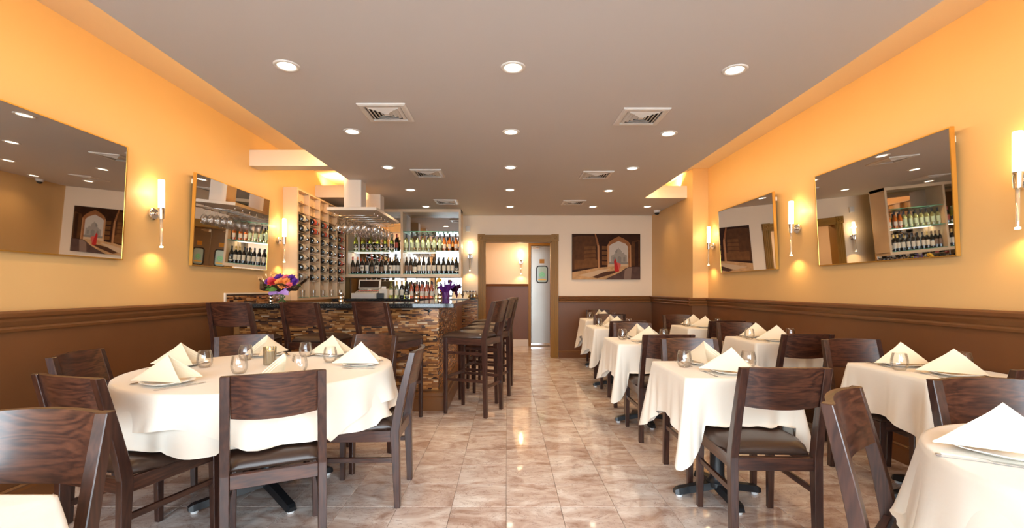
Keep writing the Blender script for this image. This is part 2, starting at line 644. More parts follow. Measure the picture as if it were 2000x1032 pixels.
# ceilings
bm = B()
box(bm, XL - 0.15, XR + 0.15, YF - 0.15, YB + 0.15, ZU, ZU + 0.08)
struct('ceiling_upper', bm, 'upper', 'raised golden ceiling of the lit coves along both side walls', 'ceiling')
bm = B()
box(bm, CX0, CX1, YF, YB, ZC, ZC + 0.17)
box(bm, XL, CX0, 6.66, YB, ZC, ZC + 0.17)
box(bm, CX1, XREC, 6.70, YB, ZC, ZC + 0.17)
struct('ceiling', bm, ['ceil'], 'dropped grey-beige ceiling panel with downlights and air vents', 'ceiling')
bm = B()
box(bm, XL, CX0, 4.95, 5.14, ZC, ZC + 0.17)
struct('beam', bm, 'white', 'white bridging beam between golden wall and dropped ceiling', 'beam')
for nm, x0, x1, y in (('trim_left_return', XL, CX0, 6.655), ('trim_right_return', CX1, XREC, 6.695)):
    bm = B()
    box(bm, x0, x1, y - 0.012, y, ZC - 0.002, ZC + 0.172)
    struct(nm, bm, 'white', 'white edge board closing the cove ' + ('above the wine rack' if x0 < 0 else 'beside the pillar'), 'trim')

# wainscot panels (children of their walls) and mouldings
def wains(parent, x0, x1, y0, y1, z1=RAIL - 0.02):
    bm = B()
    box(bm, x0, x1, y0, y1, 0.0, z1)
    return obj('wainscot', bm, 'wains', parent)


wains(wl, XL, XL + 0.012, YF, BYFACE - 0.115)
wains(wr, XR - 0.012, XR, YF, YPIL)
wains(pil, XREC - 0.012, XREC, YPIL - 0.012, YB - 0.013)
wains(pil, XREC, XR - 0.013, YPIL - 0.012, YPIL)
wains(wb, 0.92, XREC - 0.013, YB - 0.012, YB)
RP = [(0, 0.985), (0.016, 0.985), (0.020, 1.0), (0.014, 1.012), (0.022, 1.022), (0.034, 1.042), (0.030, 1.056), (0.046, 1.068), (0.050, 1.088), (0.044, 1.10), (0, 1.10)]
BP = [(0, 0), (0.020, 0), (0.020, 0.095), (0.014, 0.108), (0.016, 0.118), (0.006, 0.128), (0, 0.128)]
runs = (('left', (XL + 0.012, YF), (XL + 0.012, 4.462), (1, 0), 'golden wall with two mirrors and the bar'),
        ('right', (XR - 0.012, YF), (XR - 0.012, YPIL - 0.012), (-1, 0), 'golden wall behind the wall tables'),
        ('pillar', (XREC - 0.06, YPIL - 0.012), (XR - 0.012, YPIL - 0.012), (0, -1), 'narrow face of the pillar'),
        ('recess', (XREC - 0.012, YPIL - 0.02), (XREC - 0.012, YB - 0.012), (-1, 0), 'recessed wall beyond the pillar'),
        ('back', (0.92, YB - 0.012), (XREC - 0.012, YB - 0.012), (0, -1), 'cream back wall under the picture'))
for k, (nm, a, b, n, ph) in enumerate(runs):
    bm = B()
    extrude_profile(bm, RP, a, b, n)
    struct('trim_%d' % (k + 1), bm, 'rail', 'glossy brown chair rail moulding on the ' + ph, 'moulding')
    bm = B()
    extrude_profile(bm, BP, a, b, n)
    struct('baseboard_' + nm, bm, 'rail', 'brown stepped baseboard along the ' + ph, 'baseboard')

# ------------------------------------------------------------------ doorway casing and passage
cs = thing('door_casing', 'bronze-gold fluted door casing with square rosette corner blocks', 'door frame', ((DX0 + DX1) / 2, YB, 0), kind='structure')
cxm = (DX0 + DX1) / 2
hw = (DX1 - DX0) / 2
for s in (-1, 1):
    bm = B()
    a = s * hw
    b = s * (hw + 0.118)
    box(bm, min(a, b), max(a, b), -0.028, 0, 0, DZ)
    for q in (0.026, 0.059, 0.092):
        xx = s * (hw + q)
        box(bm, xx - 0.009, xx + 0.009, -0.036, -0.027, 0.02, DZ)
    obj('side_casing', bm, 'casing', cs, bevel=0.002)
    bm = B()
    box(bm, min(a, b) - 0.006, max(a, b) + 0.006, -0.042, 0, DZ, DZ + 0.124)
    rb = obj('rosette_block', bm, 'casing', cs)
    bm = B()
    lathe(bm, [(0.001, 0), (0.045, 0), (0.045, 0.012), (0.034, 0.012), (0.03, 0.004), (0.018, 0.004), (0.014, 0.014), (0.001, 0.014)], 20)
    bmesh.ops.transform(bm, matrix=Matrix.Translation((s * (hw + 0.059), -0.042, DZ + 0.062)) @ Matrix.Rotation(PI / 2, 4, 'X'), verts=bm.verts)
    obj('rosette', bm, 'casing', rb)
bm = B()
box(bm, -hw, hw, -0.028, 0, DZ, DZ + 0.115)
for q in (0.026, 0.059, 0.092):
    box(bm, -hw, hw, -0.036, -0.027, DZ + q - 0.009, DZ + q + 0.009)
obj('head_casing', bm, 'casing', cs, bevel=0.002)
bm = B()
for s in (-1, 1):
    box(bm, min(s * hw, s * (hw - 0.015)), max(s * hw, s * (hw - 0.015)), -0.02, 0.17, 0, DZ)
box(bm, -hw, hw, -0.02, 0.17, DZ - 0.015, DZ)
obj('jamb', bm, 'casing', cs)

YH = 10.0
wh = wall_box('wall_passage', 'cream_wall', 'cream end wall of the passage seen through the doorway', -0.95, 1.95, YH, YH + 0.12, 0, 2.5)
wains(wh, -0.95, 0.47, YH - 0.012, YH, 1.30)
bm = B()
extrude_profile(bm, [(0, 1.28), (0.02, 1.28), (0.03, 1.31), (0.034, 1.33), (0, 1.33)], (-0.95, YH - 0.012), (0.46, YH - 0.012), (0, -1))
struct('trim_6', bm, 'rail', 'dark brown cap rail on the passage wainscot', 'moulding')
bm = B()
extrude_profile(bm, [(0, 0), (0.014, 0), (0.014, 0.13), (0, 0.14)], (-0.95, YH - 0.012), (0.46, YH - 0.012), (0, -1))
struct('baseboard_passage', bm, 'trim', 'white baseboard at the end of the passage', 'baseboard')
wall_box('wall_passage_left', 'cream_wall', 'cream side wall of the passage, bar side', -1.05, -0.95, YB + 0.15, YH + 0.12, 0, 2.5)
wall_box('wall_passage_right', 'cream_wall', 'cream side wall of the passage beyond the picture', 1.95, 2.05, YB + 0.15, YH + 0.12, 0, 2.5)
bm = B()
box(bm, -1.05, 2.05, YB + 0.15, YH + 0.12, 2.42, 2.5)
struct('ceiling_passage', bm, 'ceil', 'pale ceiling of the passage behind the doorway', 'ceiling')
lamp('passage_fill_light', 'AREA', (0.25, 9.2, 2.38), 16, LAMP, (0, 0, 0), shape='DISK', size=0.25)  # fill light with an added lamp body, out of view, to light the passage
bm = B()
lathe(bm, [(0.14, 0), (0.15, 0.01), (0.15, 0.035), (0.0, 0.035)], 24)
o = obj('passage_fill_lamp', bm, ['trim'], smooth=False)
o.location = (0.25, 9.2, 2.385)
tag(o, 'added unseen round fill lamp in the passage behind the doorway', 'lamp')

# double swing doors
for k, (x0, x1) in enumerate(((0.52, 0.985), (0.99, 1.455))):
    nm = 'door_%d' % (k + 1)
    d = thing(nm, 'brushed steel swing door with small window, ' + ('hinged beside the passage sconce' if k == 0 else 'hidden leaf behind the door casing'), 'door', (x0, YH - 0.03, 0), kind='structure')
    ww = x1 - x0
    bm = B()
    box(bm, 0, ww, 0, 0.028, 0.02, 2.14)
    obj('leaf', bm, 'brushed', d, bevel=0.003)
    bm = B()
    box(bm, 0.0, ww, -0.006, 0, 0.02, 0.06)
    obj('kick_plate', bm, 'steel', d)
    wx, wz, a, b_, rr_ = ww * 0.50, 1.535, 0.105, 0.165, 0.045

    def rrect(cx, cz, a, b, r, y, n=5):
        pts = []
        for (sx, sz, t0_) in ((1, 1, 0), (-1, 1, PI / 2), (-1, -1, PI), (1, -1, 3 * PI / 2)):
            for i in range(n + 1):
                t = t0_ + i * PI / 2 / n
                pts.append((cx + sx * (a - r) + r * math.cos(t), y, cz + sz * (b - r) + r * math.sin(t)))
        return pts
    bm = B()
    o_, i_ = rrect(wx, wz, a + 0.022, b_ + 0.022, rr_ + 0.015, -0.012), rrect(wx, wz, a, b_, rr_, -0.012)
    ob, ib = rrect(wx, wz, a + 0.022, b_ + 0.022, rr_ + 0.015, 0.0), rrect(wx, wz, a, b_, rr_, 0.0)
    rings(bm, [ob, o_, i_, ib], cap=False)
    gk = obj('window_gasket', bm, 'gasket', d)
    bm = B()
    bm.faces.new([bm.verts.new(p) for p in rrect(wx, wz, a + 0.004, b_ + 0.004, rr_, -0.004)])
    obj('window_pane', bm, 'doorpane', d)
    bm = B()
    lathe(bm, [(0.038, 0), (0.038, 0.002), (0.056, 0.002), (0.056, 0)], 28, cap=False)
    lathe(bm, [(0.001, 0), (0.024, 0), (0.024, 0.002), (0.001, 0.002)], 20)
    bmesh.ops.transform(bm, matrix=Matrix.Translation((wx, -0.005, wz - 0.01)) @ Matrix.Rotation(PI / 2, 4, 'X'), verts=bm.verts)
    obj('round_decal', bm, 'decal', d)
    bm = B()
    box(bm, wx - 0.085, wx + 0.085, -0.006, -0.0045, wz - 0.125, wz - 0.100)
    obj('decal_band', bm, 'decal_y', d)
    bm = B()
    box(bm, wx - 0.055, wx + 0.05, -0.004, 0, 1.77, 1.86)
    obj('sign_plate', bm, 'mframe' if k else 'casing', d)
    bm = B()
    box(bm, 0.03, 0.16, -0.035, 0, 2.07, 2.12)
    tube(bm, [(0.05, -0.02, 2.10), (0.19, -0.05, 2.105)], 0.01, 6)
    obj('door_closer', bm, 'steel', d)
bm = B()
box(bm, 0.462, 0.512, YH - 0.05, YH, 0, 2.20)
box(bm, 1.463, 1.513, YH - 0.05, YH, 0, 2.20)
box(bm, 0.512, 1.463, YH - 0.05, YH, 2.15, 2.20)
struct('door_frame', bm, 'casing', 'gold painted frame around the steel swing doors', 'door frame')

# ------------------------------------------------------------------ storefront behind the camera
bm = B()
box(bm, XL - 0.15, XR + 0.15, YF - 0.15, YF, 0, 0.28)
box(bm, XL - 0.15, XR + 0.15, YF - 0.15, YF, 2.58, ZU)
box(bm, XL - 0.15, XL + 0.12, YF - 0.15, YF, 0.28, 2.58)
box(bm, XR - 0.12, XR + 0.15, YF - 0.15, YF, 0.28, 2.58)
struct('wall_front', bm, 'cream_wall', 'low cream storefront wall under the street windows', 'wall')
x0, x1 = XL + 0.12, XR - 0.12
n = 4
for k in range(n):
    a, b = x0 + (x1 - x0) * k / n, x0 + (x1 - x0) * (k + 1) / n
    wn = thing('window_%d' % (k + 1), 'tall dark-framed storefront window facing the street, ' + ('at the mirror and bar side', 'second from the bar side', 'second from the wall-table side', 'at the wall-table side')[k], 'window', ((a + b) / 2, YF - 0.05, 0.28), kind='structure')
    h = (b - a) / 2
    bm = B()
    box(bm, -h, -h + 0.05, -0.03, 0.03, 0, 2.30)
    box(bm, h - 0.05, h, -0.03, 0.03, 0, 2.30)
    box(bm, -h + 0.05, h - 0.05, -0.03, 0.03, 0, 0.06)
    box(bm, -h + 0.05, h - 0.05, -0.03, 0.03, 2.24, 2.30)
    obj('window_frame', bm, 'frame_dark', wn)
    bm = B()
    box(bm, -h + 0.05, h - 0.05, -0.004, 0.004, 0.06, 2.24)
    obj('pane', bm, 'pane', wn)
bm = B()
box(bm, -14, 14, -16, YF - 0.15, -0.15, -0.05)
struct('pavement', bm, 'pavement', 'grey street pavement outside the storefront windows', 'pavement')
bm = B()
rings(bm, [[(XL, YF - 0.16, 3.25), (XL, YF - 1.0, 2.90), (XL, YF - 1.0, 2.68), (XL, YF - 0.99, 2.68), (XL, YF - 0.99, 2.89), (XL, YF - 0.16, 3.23)],
           [(XR, YF - 0.16, 3.25), (XR, YF - 1.0, 2.90), (XR, YF - 1.0, 2.68), (XR, YF - 0.99, 2.68), (XR, YF - 0.99, 2.89), (XR, YF - 0.16, 3.23)]])
tag(obj('awning', bm, 'awning'), 'blue canvas awning over the storefront windows', 'awning')

# ------------------------------------------------------------------ led strips (things that give the cove light)
for x, y0, y1, ph in ((CX0 - 0.004, YF, 4.94, 'facing the wall of tilted mirrors and round table'), (CX0 - 0.004, 5.15, 5.58, 'between white beam and hanging rack post'), (CX0 - 0.004, 5.80, 6.43, 'between the two hanging rack posts'), (CX1 + 0.004, YF, 6.66, 'facing the wall beside the small tables')):
    bm = B()
    box(bm, x - 0.004, x + 0.004, y0, y1, 2.585, 2.597)
    tag(obj('led_strip', bm, 'led'), 'warm led strip on ceiling edge ' + ph, 'light strip')

# ------------------------------------------------------------------ downlights and vents
DL = thing('downlight', 'round recessed downlight with white trim ring in the dropped ceiling', 'downlight', group='downlights in the dropped ceiling')
bm = B()
lathe(bm, [(0.050, 0.012), (0.052, -0.004), (0.068, -0.006), (0.074, 0.0), (0.074, 0.004), (0.052, 0.004)], 28, cap=False)
obj('trim_ring', bm, 'trim', DL, smooth=True)
bm = B()
lathe(bm, [(0.0, -0.001), (0.051, -0.001), (0.051, 0.003), (0.0, 0.003)], 28)
obj('lens', bm, 'bulb', DL)
mkdl = Maker(DL)
spots = [(-1.29, 2.73), (0.036, 2.75), (1.36, 2.78), (-1.285, 3.87), (0.034, 3.88), (1.36, 3.92), (-1.277, 5.01), (0.038, 5.01), (1.36, 5.05),
         (-1.27, 6.145), (0.04, 6.145), (1.354, 6.2), (-1.285, 7.39), (0.049, 7.40), (1.366, 7.40), (2.23, 7.39), (-1.29, 1.60), (0.036, 1.60), (1.36, 1.60)]
for x, y in spots:
    rw = min(range(6), key=lambda i: abs((1.6, 2.75, 3.88, 5.02, 6.15, 7.4)[i] - y))
    clm = 'in the corner over the recessed wall' if x > 2 else ('bar-side column', 'middle column', 'wall-table column')[0 if x < -1 else 1 if x < 1 else 2]
    mkdl((x, y, ZC - 0.001), 0, 'round recessed downlight, %s row from the storefront, %s' % (('first', 'second', 'third', 'fourth', 'fifth', 'sixth')[rw], clm))
    lamp('downlight_light', 'SPOT', (x, y, ZC - 0.02), 13 if y < 3.5 else 19 if y < 4.5 else 27 if x < 2 else 10, LAMP, (0, 0, 0), spot_size=math.radians(125), spot_blend=0.9, shadow_soft_size=0.05)

VT = thing('air_vent', 'square white ceiling air diffuser with stepped louvres', 'air vent', group='air vents in the dropped ceiling')
bm = B()
def sq(h, z):
    return [(-h, -h, z), (h, -h, z), (h, h, z), (-h, h, z)]
rings(bm, [sq(0.172, 0), sq(0.172, -0.008), sq(0.160, -0.014), sq(0.132, -0.014), sq(0.132, 0)], cap=False)
obj('frame', bm, 'trim', VT)
for h in (0.124, 0.098, 0.072, 0.046):
    bm = B()
    rings(bm, [sq(h, -0.003), sq(h - 0.019, -0.016), sq(h - 0.021, -0.0145), sq(h - 0.003, -0.001)], cap=False)
    obj('louvre', bm, 'trim', VT)
bm = B()
rings(bm, [sq(0.026, -0.003), sq(0.018, -0.017)])
obj('centre_plate', bm, 'trim', VT)
bm = B()
box(bm, -0.134, 0.134, -0.134, 0.134, -0.0008, 0.0)
obj('backing', bm, 'dark', VT)
mkv = Maker(VT)
for x, y in ((-0.89, 3.45), (1.015, 3.53), (-0.89, 5.26), (1.02, 5.33), (-0.90, 6.97), (1.0, 7.02)):
    mkv((x, y, ZC - 0.0005), 0, 'square white ceiling air diffuser, %s pair from the storefront, %s' % (ordw[0 if y < 4 else 1 if y < 6 else 2], 'bar side' if x < 0 else 'wall-table side'))

# ------------------------------------------------------------------ mirrors (tilted, top leaning out)
def mirror(x, y0, y1, side, label):
    """side +1: faces +X (hangs on the left wall)"""
    L, H, t = y1 - y0, 0.80, 0.028
    r = thing('wall_mirror', label, 'mirror', (x, (y0 + y1) / 2, 1.425), group='tilted wall mirrors')
    bm = B()
    box(bm, 0.004, t - 0.002, -L / 2 + 0.006, L / 2 - 0.006, 0.006, H - 0.006)
    obj('mirror_glass', bm, 'mirror', r)
    bm = B()
    for (a0, a1, b0, b1) in ((-L / 2, L / 2, 0, 0.008), (-L / 2, L / 2, H - 0.008, H), (-L / 2, -L / 2 + 0.008, 0.008, H - 0.008), (L / 2 - 0.008, L / 2, 0.008, H - 0.008)):
        box(bm, 0, t, a0, a1, b0, b1)
    obj('frame', bm, 'mframe', r)
    bm = B()
    box(bm, -0.036, 0.0, -L / 2 + 0.03, L / 2 - 0.03, H - 0.09, H - 0.05)
    obj('hanging_cleat', bm, 'white', r)
    r.rotation_euler = (0, math.radians(2.9), 0) if side > 0 else (0, math.radians(2.9), PI)
    return r


mirror(XL + 0.003, 2.02, 3.28, 1, 'long tilted brass-framed mirror beside the round table')
mirror(XL + 0.003, 4.00, 5.25, 1, 'tilted brass-framed mirror over the end of the bar')
mirror(XR - 0.003, 2.87, 4.14, -1, 'tilted brass-framed mirror reflecting the bar shelves')
mirror(XR - 0.003, 4.79, 6.03, -1, 'tilted brass-framed mirror nearest the pillar')

# ------------------------------------------------------------------ sconces: local wall at x=0, light points to +X
SN = thing('wall_sconce', 'chrome wall sconce', 'wall lamp', group='chrome wall sconces')
bm = B()
lathe(bm, [(0.001, 0), (0.044, 0), (0.046, 0.006), (0.046, 0.016), (0.040, 0.022), (0.001, 0.022)], 28)
bmesh.ops.rotate(bm, matrix=Matrix.Rotation(PI / 2, 3, 'Y'), cent=(0, 0, 0), verts=bm.verts)
obj('wall_plate', bm, 'chrome', SN, smooth=True, auto=True)
bm = B()
tube(bm, [(0.02, 0, 0.0), (0.072, 0, 0.0)], 0.011, 12)
obj('arm', bm, 'chrome', SN, smooth=True)
bm = B()
lathe(bm, [(0.010, -0.045), (0.019, -0.04), (0.022, 0.035), (0.024, 0.045), (0.010, 0.045)], 20, (0.072, 0, 0))
obj('socket', bm, 'chrome', SN, smooth=True, auto=True)
bm = B()
lathe(bm, [(0.001, 0.0), (0.0215, 0.0), (0.0215, 0.215), (0.0195, 0.22), (0.001, 0.22)], 20, (0.072, 0, 0.042))
obj('glass_tube', bm, 'tube', SN, smooth=True, auto=True)
bm = B()
lathe(bm, [(0.0105, 0.205), (0.0085, 0.01), (0.0085, 0.0)], 14, (0.072, 0, -0.25))
obj('glass_rod', bm, 'rodglass', SN, smooth=True)
bm = B()
lathe(bm, [(0.0005, 0), (0.0125, 0.002), (0.0125, 0.012), (0.0005, 0.014)], 14, (0.072, 0, -0.262))
obj('rod_tip', bm, 'tip', SN)
mks = Maker(SN)
for x, y, rz, lb in ((XL + 0.001, 3.59, 0, 'chrome sconce with lit glass tube between the two mirrors by the round table'),
                     (XL + 0.001, 5.57, 0, 'chrome sconce with lit glass tube beside the wine rack'),
                     (XR - 0.001, 2.487, PI, 'chrome sconce with lit glass tube, nearest the storefront of the wall-table side'),
                     (XR - 0.001, 4.47, PI, 'chrome sconce with lit glass tube between two mirrors over the wall tables'),
                     (XR - 0.001, 6.30, PI, 'chrome sconce with lit glass tube beside the pillar'),
                     (-0.655, YB - 0.001, -PI / 2, 'chrome sconce with lit glass tube between bar shelves and door casing'),
                     (0.30, YH - 0.001, -PI / 2, 'chrome sconce with lit glass tube seen through the doorway')):
    mks((x, y, 1.80), rz, lb)
    d = Vector((math.cos(rz), math.sin(rz)))
    lamp('sconce_tube_light', 'POINT', (x + d.x * 0.072, y + d.y * 0.072, 1.97), 5.5, (1.0, 0.72, 0.34), shadow_soft_size=0.03)
    lamp('sconce_tip_light', 'SPOT', (x + d.x * 0.078, y + d.y * 0.078, 1.525), 3.0, WARM, (0, 0, 0), spot_size=math.radians(150), spot_blend=0.8, shadow_soft_size=0.012)

# ------------------------------------------------------------------ small fittings on walls
bm = B()
box(bm, -0.04, 0.04, -0.035, 0, 0, 0.10)
o = obj('motion_sensor', bm, 'trim', bevel=0.008, seg=2)
o.location = (-0.69, YB, 2.24)
tag(o, 'small white plastic motion sensor high on the cream wall', 'sensor')
sc_ = thing('security_camera', 'white dome security camera at the ceiling of the recessed wall', 'camera', (XREC - 0.09, 7.75, ZC))
bm = B()
lathe(bm, [(0.055, 0), (0.055, -0.02), (0.045, -0.04), (0.001, -0.04)], 20)
obj('housing', bm, 'trim', sc_, smooth=True, auto=True)
bm = B()
lathe(bm, [(0.040, -0.038), (0.036, -0.06), (0.02, -0.074), (0.0005, -0.078)], 20, cap=False)
obj('lens_dome', bm, 'black', sc_, smooth=True)

# ------------------------------------------------------------------ picture on the back wall
PW, PH = 1.21, 0.81
pic = thing('wall_picture', 'wide unframed photo print of a red figure before a pale domed building in an arch', 'picture', (1.158, YB - 0.028, 1.39))
bm = B()
box(bm, 0, PW, 0, 0.028, 0, PH)
obj('canvas', bm, 'canvas', pic)
pcol = {'dk': (0.045, 0.016, 0.007), 'br': (0.12, 0.045, 0.015), 'br2': (0.19, 0.075, 0.023), 'or': (0.36, 0.14, 0.05), 'orl': (0.58, 0.28, 0.12),
        'sky': (0.66, 0.56, 0.46), 'bl': (0.40, 0.34, 0.28), 'bl2': (0.29, 0.25, 0.21), 'tan': (0.62, 0.35, 0.16), 'tan2': (0.68, 0.46, 0.28), 'wet': (0.12, 0.065, 0.05), 'wet2': (0.30, 0.19, 0.14),
        'red': (0.55, 0.03, 0.025), 'red2': (0.70, 0.14, 0.10), 'sh': (0.10, 0.04, 0.02)}
pmat = {k: mat('print_' + k, [c * 0.8 for c in v], 0.5, spec=0.08, var=0.22 if k in ('dk', 'br', 'br2', 'tan', 'or', 'wet') else 0.0, vscale=11) for k, v in pcol.items()}
pn = list(pmat)
bm = B()
lay = [0]


def poly(c, pts):
    lay[0] += 1
    f = bm.faces.new([bm.verts.new((x * PW, -0.0006 - 0.00012 * lay[0], (1 - y) * PH)) for x, y in pts])
    f.material_index = pn.index(c)


def q(*p):  # pixel pairs of the print in a 1140 x 760 frame
    return [(p[i] / 1140.0, p[i + 1] / 760.0) for i in range(0, len(p), 2)]


poly('dk', q(0, 0, 1140, 0, 1140, 760, 0, 760))
poly('br', q(0, 60, 120, 30, 390, 40, 420, 560, 0, 600))
for k in range(5):
    poly('br2', q(205, 210 + 68 * k, 385, 200 + 66 * k, 400, 250 + 66 * k, 200, 262 + 67 * k))
poly('br', q(20, 180, 180, 150, 185, 420, 30, 440))
poly('br2', q(40, 430, 420, 430, 420, 545, 40, 590))
for k in range(4):
    poly('br2', q(500, 200 + 85 * k, 585, 205 + 85 * k, 585, 265 + 85 * k, 500, 262 + 85 * k))
poly('or', q(375, 0, 395, 0, 425, 90, 460, 220, 470, 560, 425, 565, 420, 220, 400, 110))
poly('orl', q(430, 190, 448, 190, 455, 560, 436, 565))
poly('br', q(1000, 130, 1130, 100, 1130, 540, 1000, 540))
poly('dk', q(1050, 140, 1110, 120, 1110, 540, 1050, 540))
poly('or', q(590, 550, 590, 200, 615, 140, 680, 90, 780, 40, 860, 75, 945, 135, 985, 190, 990, 550))
poly('orl', q(590, 550, 590, 200, 600, 170, 612, 190, 625, 200, 622, 550))
poly('orl', q(965, 200, 985, 190, 990, 550, 970, 550))
poly('sky', q(622, 550, 622, 205, 650, 175, 775, 120, 890, 165, 935, 215, 938, 550))
poly('bl', q(650, 365, 690, 350, 720, 320, 720, 290, 735, 270, 768, 245, 775, 225, 782, 245, 815, 270, 832, 295, 830, 325, 860, 310, 880, 345, 915, 360, 920, 480, 650, 480))
poly('bl2', q(722, 320, 720, 290, 735, 270, 760, 255, 750, 320))
poly('bl2', q(760, 470, 760, 390, 790, 368, 822, 390, 822, 470))
poly('bl2', q(690, 460, 690, 390, 710, 380, 728, 392, 728, 460))
poly('bl2', q(855, 460, 855, 392, 872, 380, 890, 392, 890, 460))
poly('bl2', q(622, 470, 938, 470, 938, 505, 622, 505))
poly('tan2', q(600, 505, 940, 505, 940, 560, 600, 565))
poly('tan', q(0, 640, 420, 565, 700, 540, 940, 540, 800, 640, 540, 760, 0, 760))
poly('tan2', q(100, 690, 450, 600, 640, 580, 500, 660, 300, 720))
poly('wet', q(550, 760, 800, 640, 940, 550, 1140, 550, 1140, 760))
poly('wet2', q(880, 600, 940, 560, 1000, 560, 980, 760, 860, 760))
poly('sh', q(330, 720, 520, 640, 720, 610, 790, 620, 600, 690, 420, 740))
poly('red', q(712, 430, 718, 418, 728, 418, 734, 432, 742, 452, 745, 475, 775, 500, 790, 560, 785, 625, 715, 628, 706, 580, 704, 500, 698, 460))
poly('red2', q(745, 475, 800, 490, 815, 510, 805, 560, 780, 600, 765, 540))
obj('print', bm, [pmat[k] for k in pn], pic)

# ------------------------------------------------------------------ dining chair: faces +Y, origin on the floor under the seat centre
def make_seating(name, label, cat, sh, hh, wd, dp, rail_h, stretch):
    t = thing(name, label, cat)
    wx, fy, by = wd / 2 - 0.02, dp / 2 - 0.02, -dp / 2 + 0.02
    rake = 0.095
    ap = sh - 0.045       # top of the wooden frame
    def post_y(z):
        return by - (0.014 * (1 - z / ap) if z < ap else -0.0) - (rake * ((z - ap) / (hh - ap)) ** 1.15 if z > ap else 0)
    for s in (-1, 1):
        bm = B()
        bar(bm, [(s * wx, fy + 0.004, 0.0), (s * wx, fy, ap)], [0.0145, 0.019], [0.0145, 0.019])
        obj('leg', bm, 'wood_z', t, bevel=0.0025)
        zs = [0, ap * 0.5, ap, ap + (hh - ap) * 0.25, ap + (hh - ap) * 0.5, ap + (hh - ap) * 0.75, hh]
        bm = B()
        bar(bm, [(s * (wx - 0.010 * max(0, (z - ap) / (hh - ap))), post_y(z), z) for z in zs], 0.0185, [0.016, 0.020, 0.025, 0.023, 0.021, 0.019, 0.017])
        obj('leg', bm, 'wood_z', t, bevel=0.0025)
    # backrest slab, curved in plan
    bm = B()
    n, rows = 12, 3
    z0 = hh - rail_h
    half = wx - 0.026
    rr = []
    for i in range(n + 1):
        u = -1 + 2 * i / n
        x = u * half
        bow = 0.030 * (1 - u * u)
        ring = []
        for fz in range(rows + 1):
            z = z0 + (hh - z0) * fz / rows + (0.004 * (1 - u * u) if fz == rows else (-0.010 * (1 - u * u) if fz == 0 else 0))
            ring.append((x, post_y(z) - bow + 0.016, z))
        for fz in range(rows, -1, -1):
            z = z0 + (hh - z0) * fz / rows + (0.004 * (1 - u * u) if fz == rows else (-0.010 * (1 - u * u) if fz == 0 else 0))
            ring.append((x, post_y(z) - bow - 0.008, z))
        rr.append(ring)
    rings(bm, rr)
    obj('backrest', bm, 'wood_x', t, smooth=True, auto=True)
    # frame rails
    bm = B()
    box(bm, -wx + 0.0185, wx - 0.0185, fy - 0.012, fy + 0.012, ap - 0.062, ap)
    obj('front_apron', bm, 'wood_x', t, bevel=0.002)
    bm = B()
    box(bm, -wx + 0.0185, wx - 0.0185, by - 0.016, by + 0.010, ap - 0.062, ap)
    obj('back_apron', bm, 'wood_x', t, bevel=0.002)
    for s in (-1, 1):
        bm = B()
        box(bm, s * wx - 0.012, s * wx + 0.012, by + 0.02, fy - 0.019, ap - 0.062, ap)
        obj('side_apron', bm, 'wood_y', t, bevel=0.002)
    # seat cushion
    bm = B()
    nx, ny = 14, 14
    def cushion(u, v):
        e = min(1, (1 - abs(u)) * 7) ** 0.5 * min(1, (1 - abs(v)) * 7) ** 0.5
        return ap + 0.012 + 0.038 * e + 0.010 * (1 - u * u) * (1 - v * v)
    grid = []
    for j in range(ny + 1):
        v = math.sin((-1 + 2 * j / ny) * PI / 2)
        row = []
        for i in range(nx + 1):
            u = math.sin((-1 + 2 * i / nx) * PI / 2)
            y = (by + 0.026 + fy + 0.022) / 2 + v * (fy + 0.022 - by - 0.026) / 2
            hwid = (wx + 0.017) if v > -0.6 else (wx - 0.019 + 0.0)
            if v > -0.8 and v <= -0.6:
                hwid = wx - 0.002
            row.append(bm.verts.new((u * hwid, y, cushion(u, v))))
        grid.append(row)
    for j in range(ny):
        for i in range(nx):
            bm.faces.new((grid[j][i], grid[j][i + 1], grid[j + 1][i + 1], grid[j + 1][i]))
    edge = [grid[0][i] for i in range(nx + 1)] + [grid[j][nx] for j in range(1, ny + 1)] + [grid[ny][i] for i in range(nx - 1, -1, -1)] + [grid[j][0] for j in range(ny - 1, 0, -1)]
    low = [bm.verts.new((v.co.x, v.co.y, ap + 0.0005)) for v in edge]
    for i in range(len(edge)):
        j = (i + 1) % len(edge)
        bm.faces.new((edge[i], edge[j], low[j], low[i]))
    bm.faces.new(low)
    obj('seat', bm, 'vinyl', t, smooth=True, auto=False)
    for kind, z in stretch:
        if kind == 'side':
            for s in (-1, 1):
                bm = B()
                box(bm, s * wx - 0.008, s * wx + 0.008, by - 0.0, fy - 0.012, z - 0.014, z + 0.014)
                obj('stretcher', bm, 'wood_y', t, bevel=0.002)
        else:
            y = fy if kind == 'front' else by
            bm = B()
            box(bm, -wx + 0.012, wx - 0.012, y - 0.009, y + 0.009, z - 0.015, z + 0.015)
            obj('foot_rail' if kind == 'front' else 'back_stretcher', bm, 'wood_x', t, bevel=0.002)
    return t


chair = Maker(make_seating('dining_chair', 'dark wooden dining chair', 'chair', 0.475, 0.865, 0.425, 0.45, 0.185, [('side', 0.265)]))
stool = Maker(make_seating('bar_stool', 'dark wooden bar stool', 'bar stool', 0.79, 1.105, 0.40, 0.46, 0.20, [('side', 0.60), ('side', 0.34), ('front', 0.36), ('back', 0.28)]))
BK = 0.225 - 0.02 + 0.095           # distance from seat centre back to the top of the backrest
SEATS = []                          # footprints for the cloths


def seat_chair(bx, by, fx, fy, label, group, maker=chair):
    """bx, by: middle of the backrest top; fx, fy: facing direction"""
    d = Vector((fx, fy)).normalized()
    c = Vector((bx, by)) + d * BK
    rz = math.atan2(d.y, d.x) - PI / 2
    maker((c.x, c.y, 0), rz, label, group)
    if maker is chair:
        SEATS.append((c, d))
    return c, d


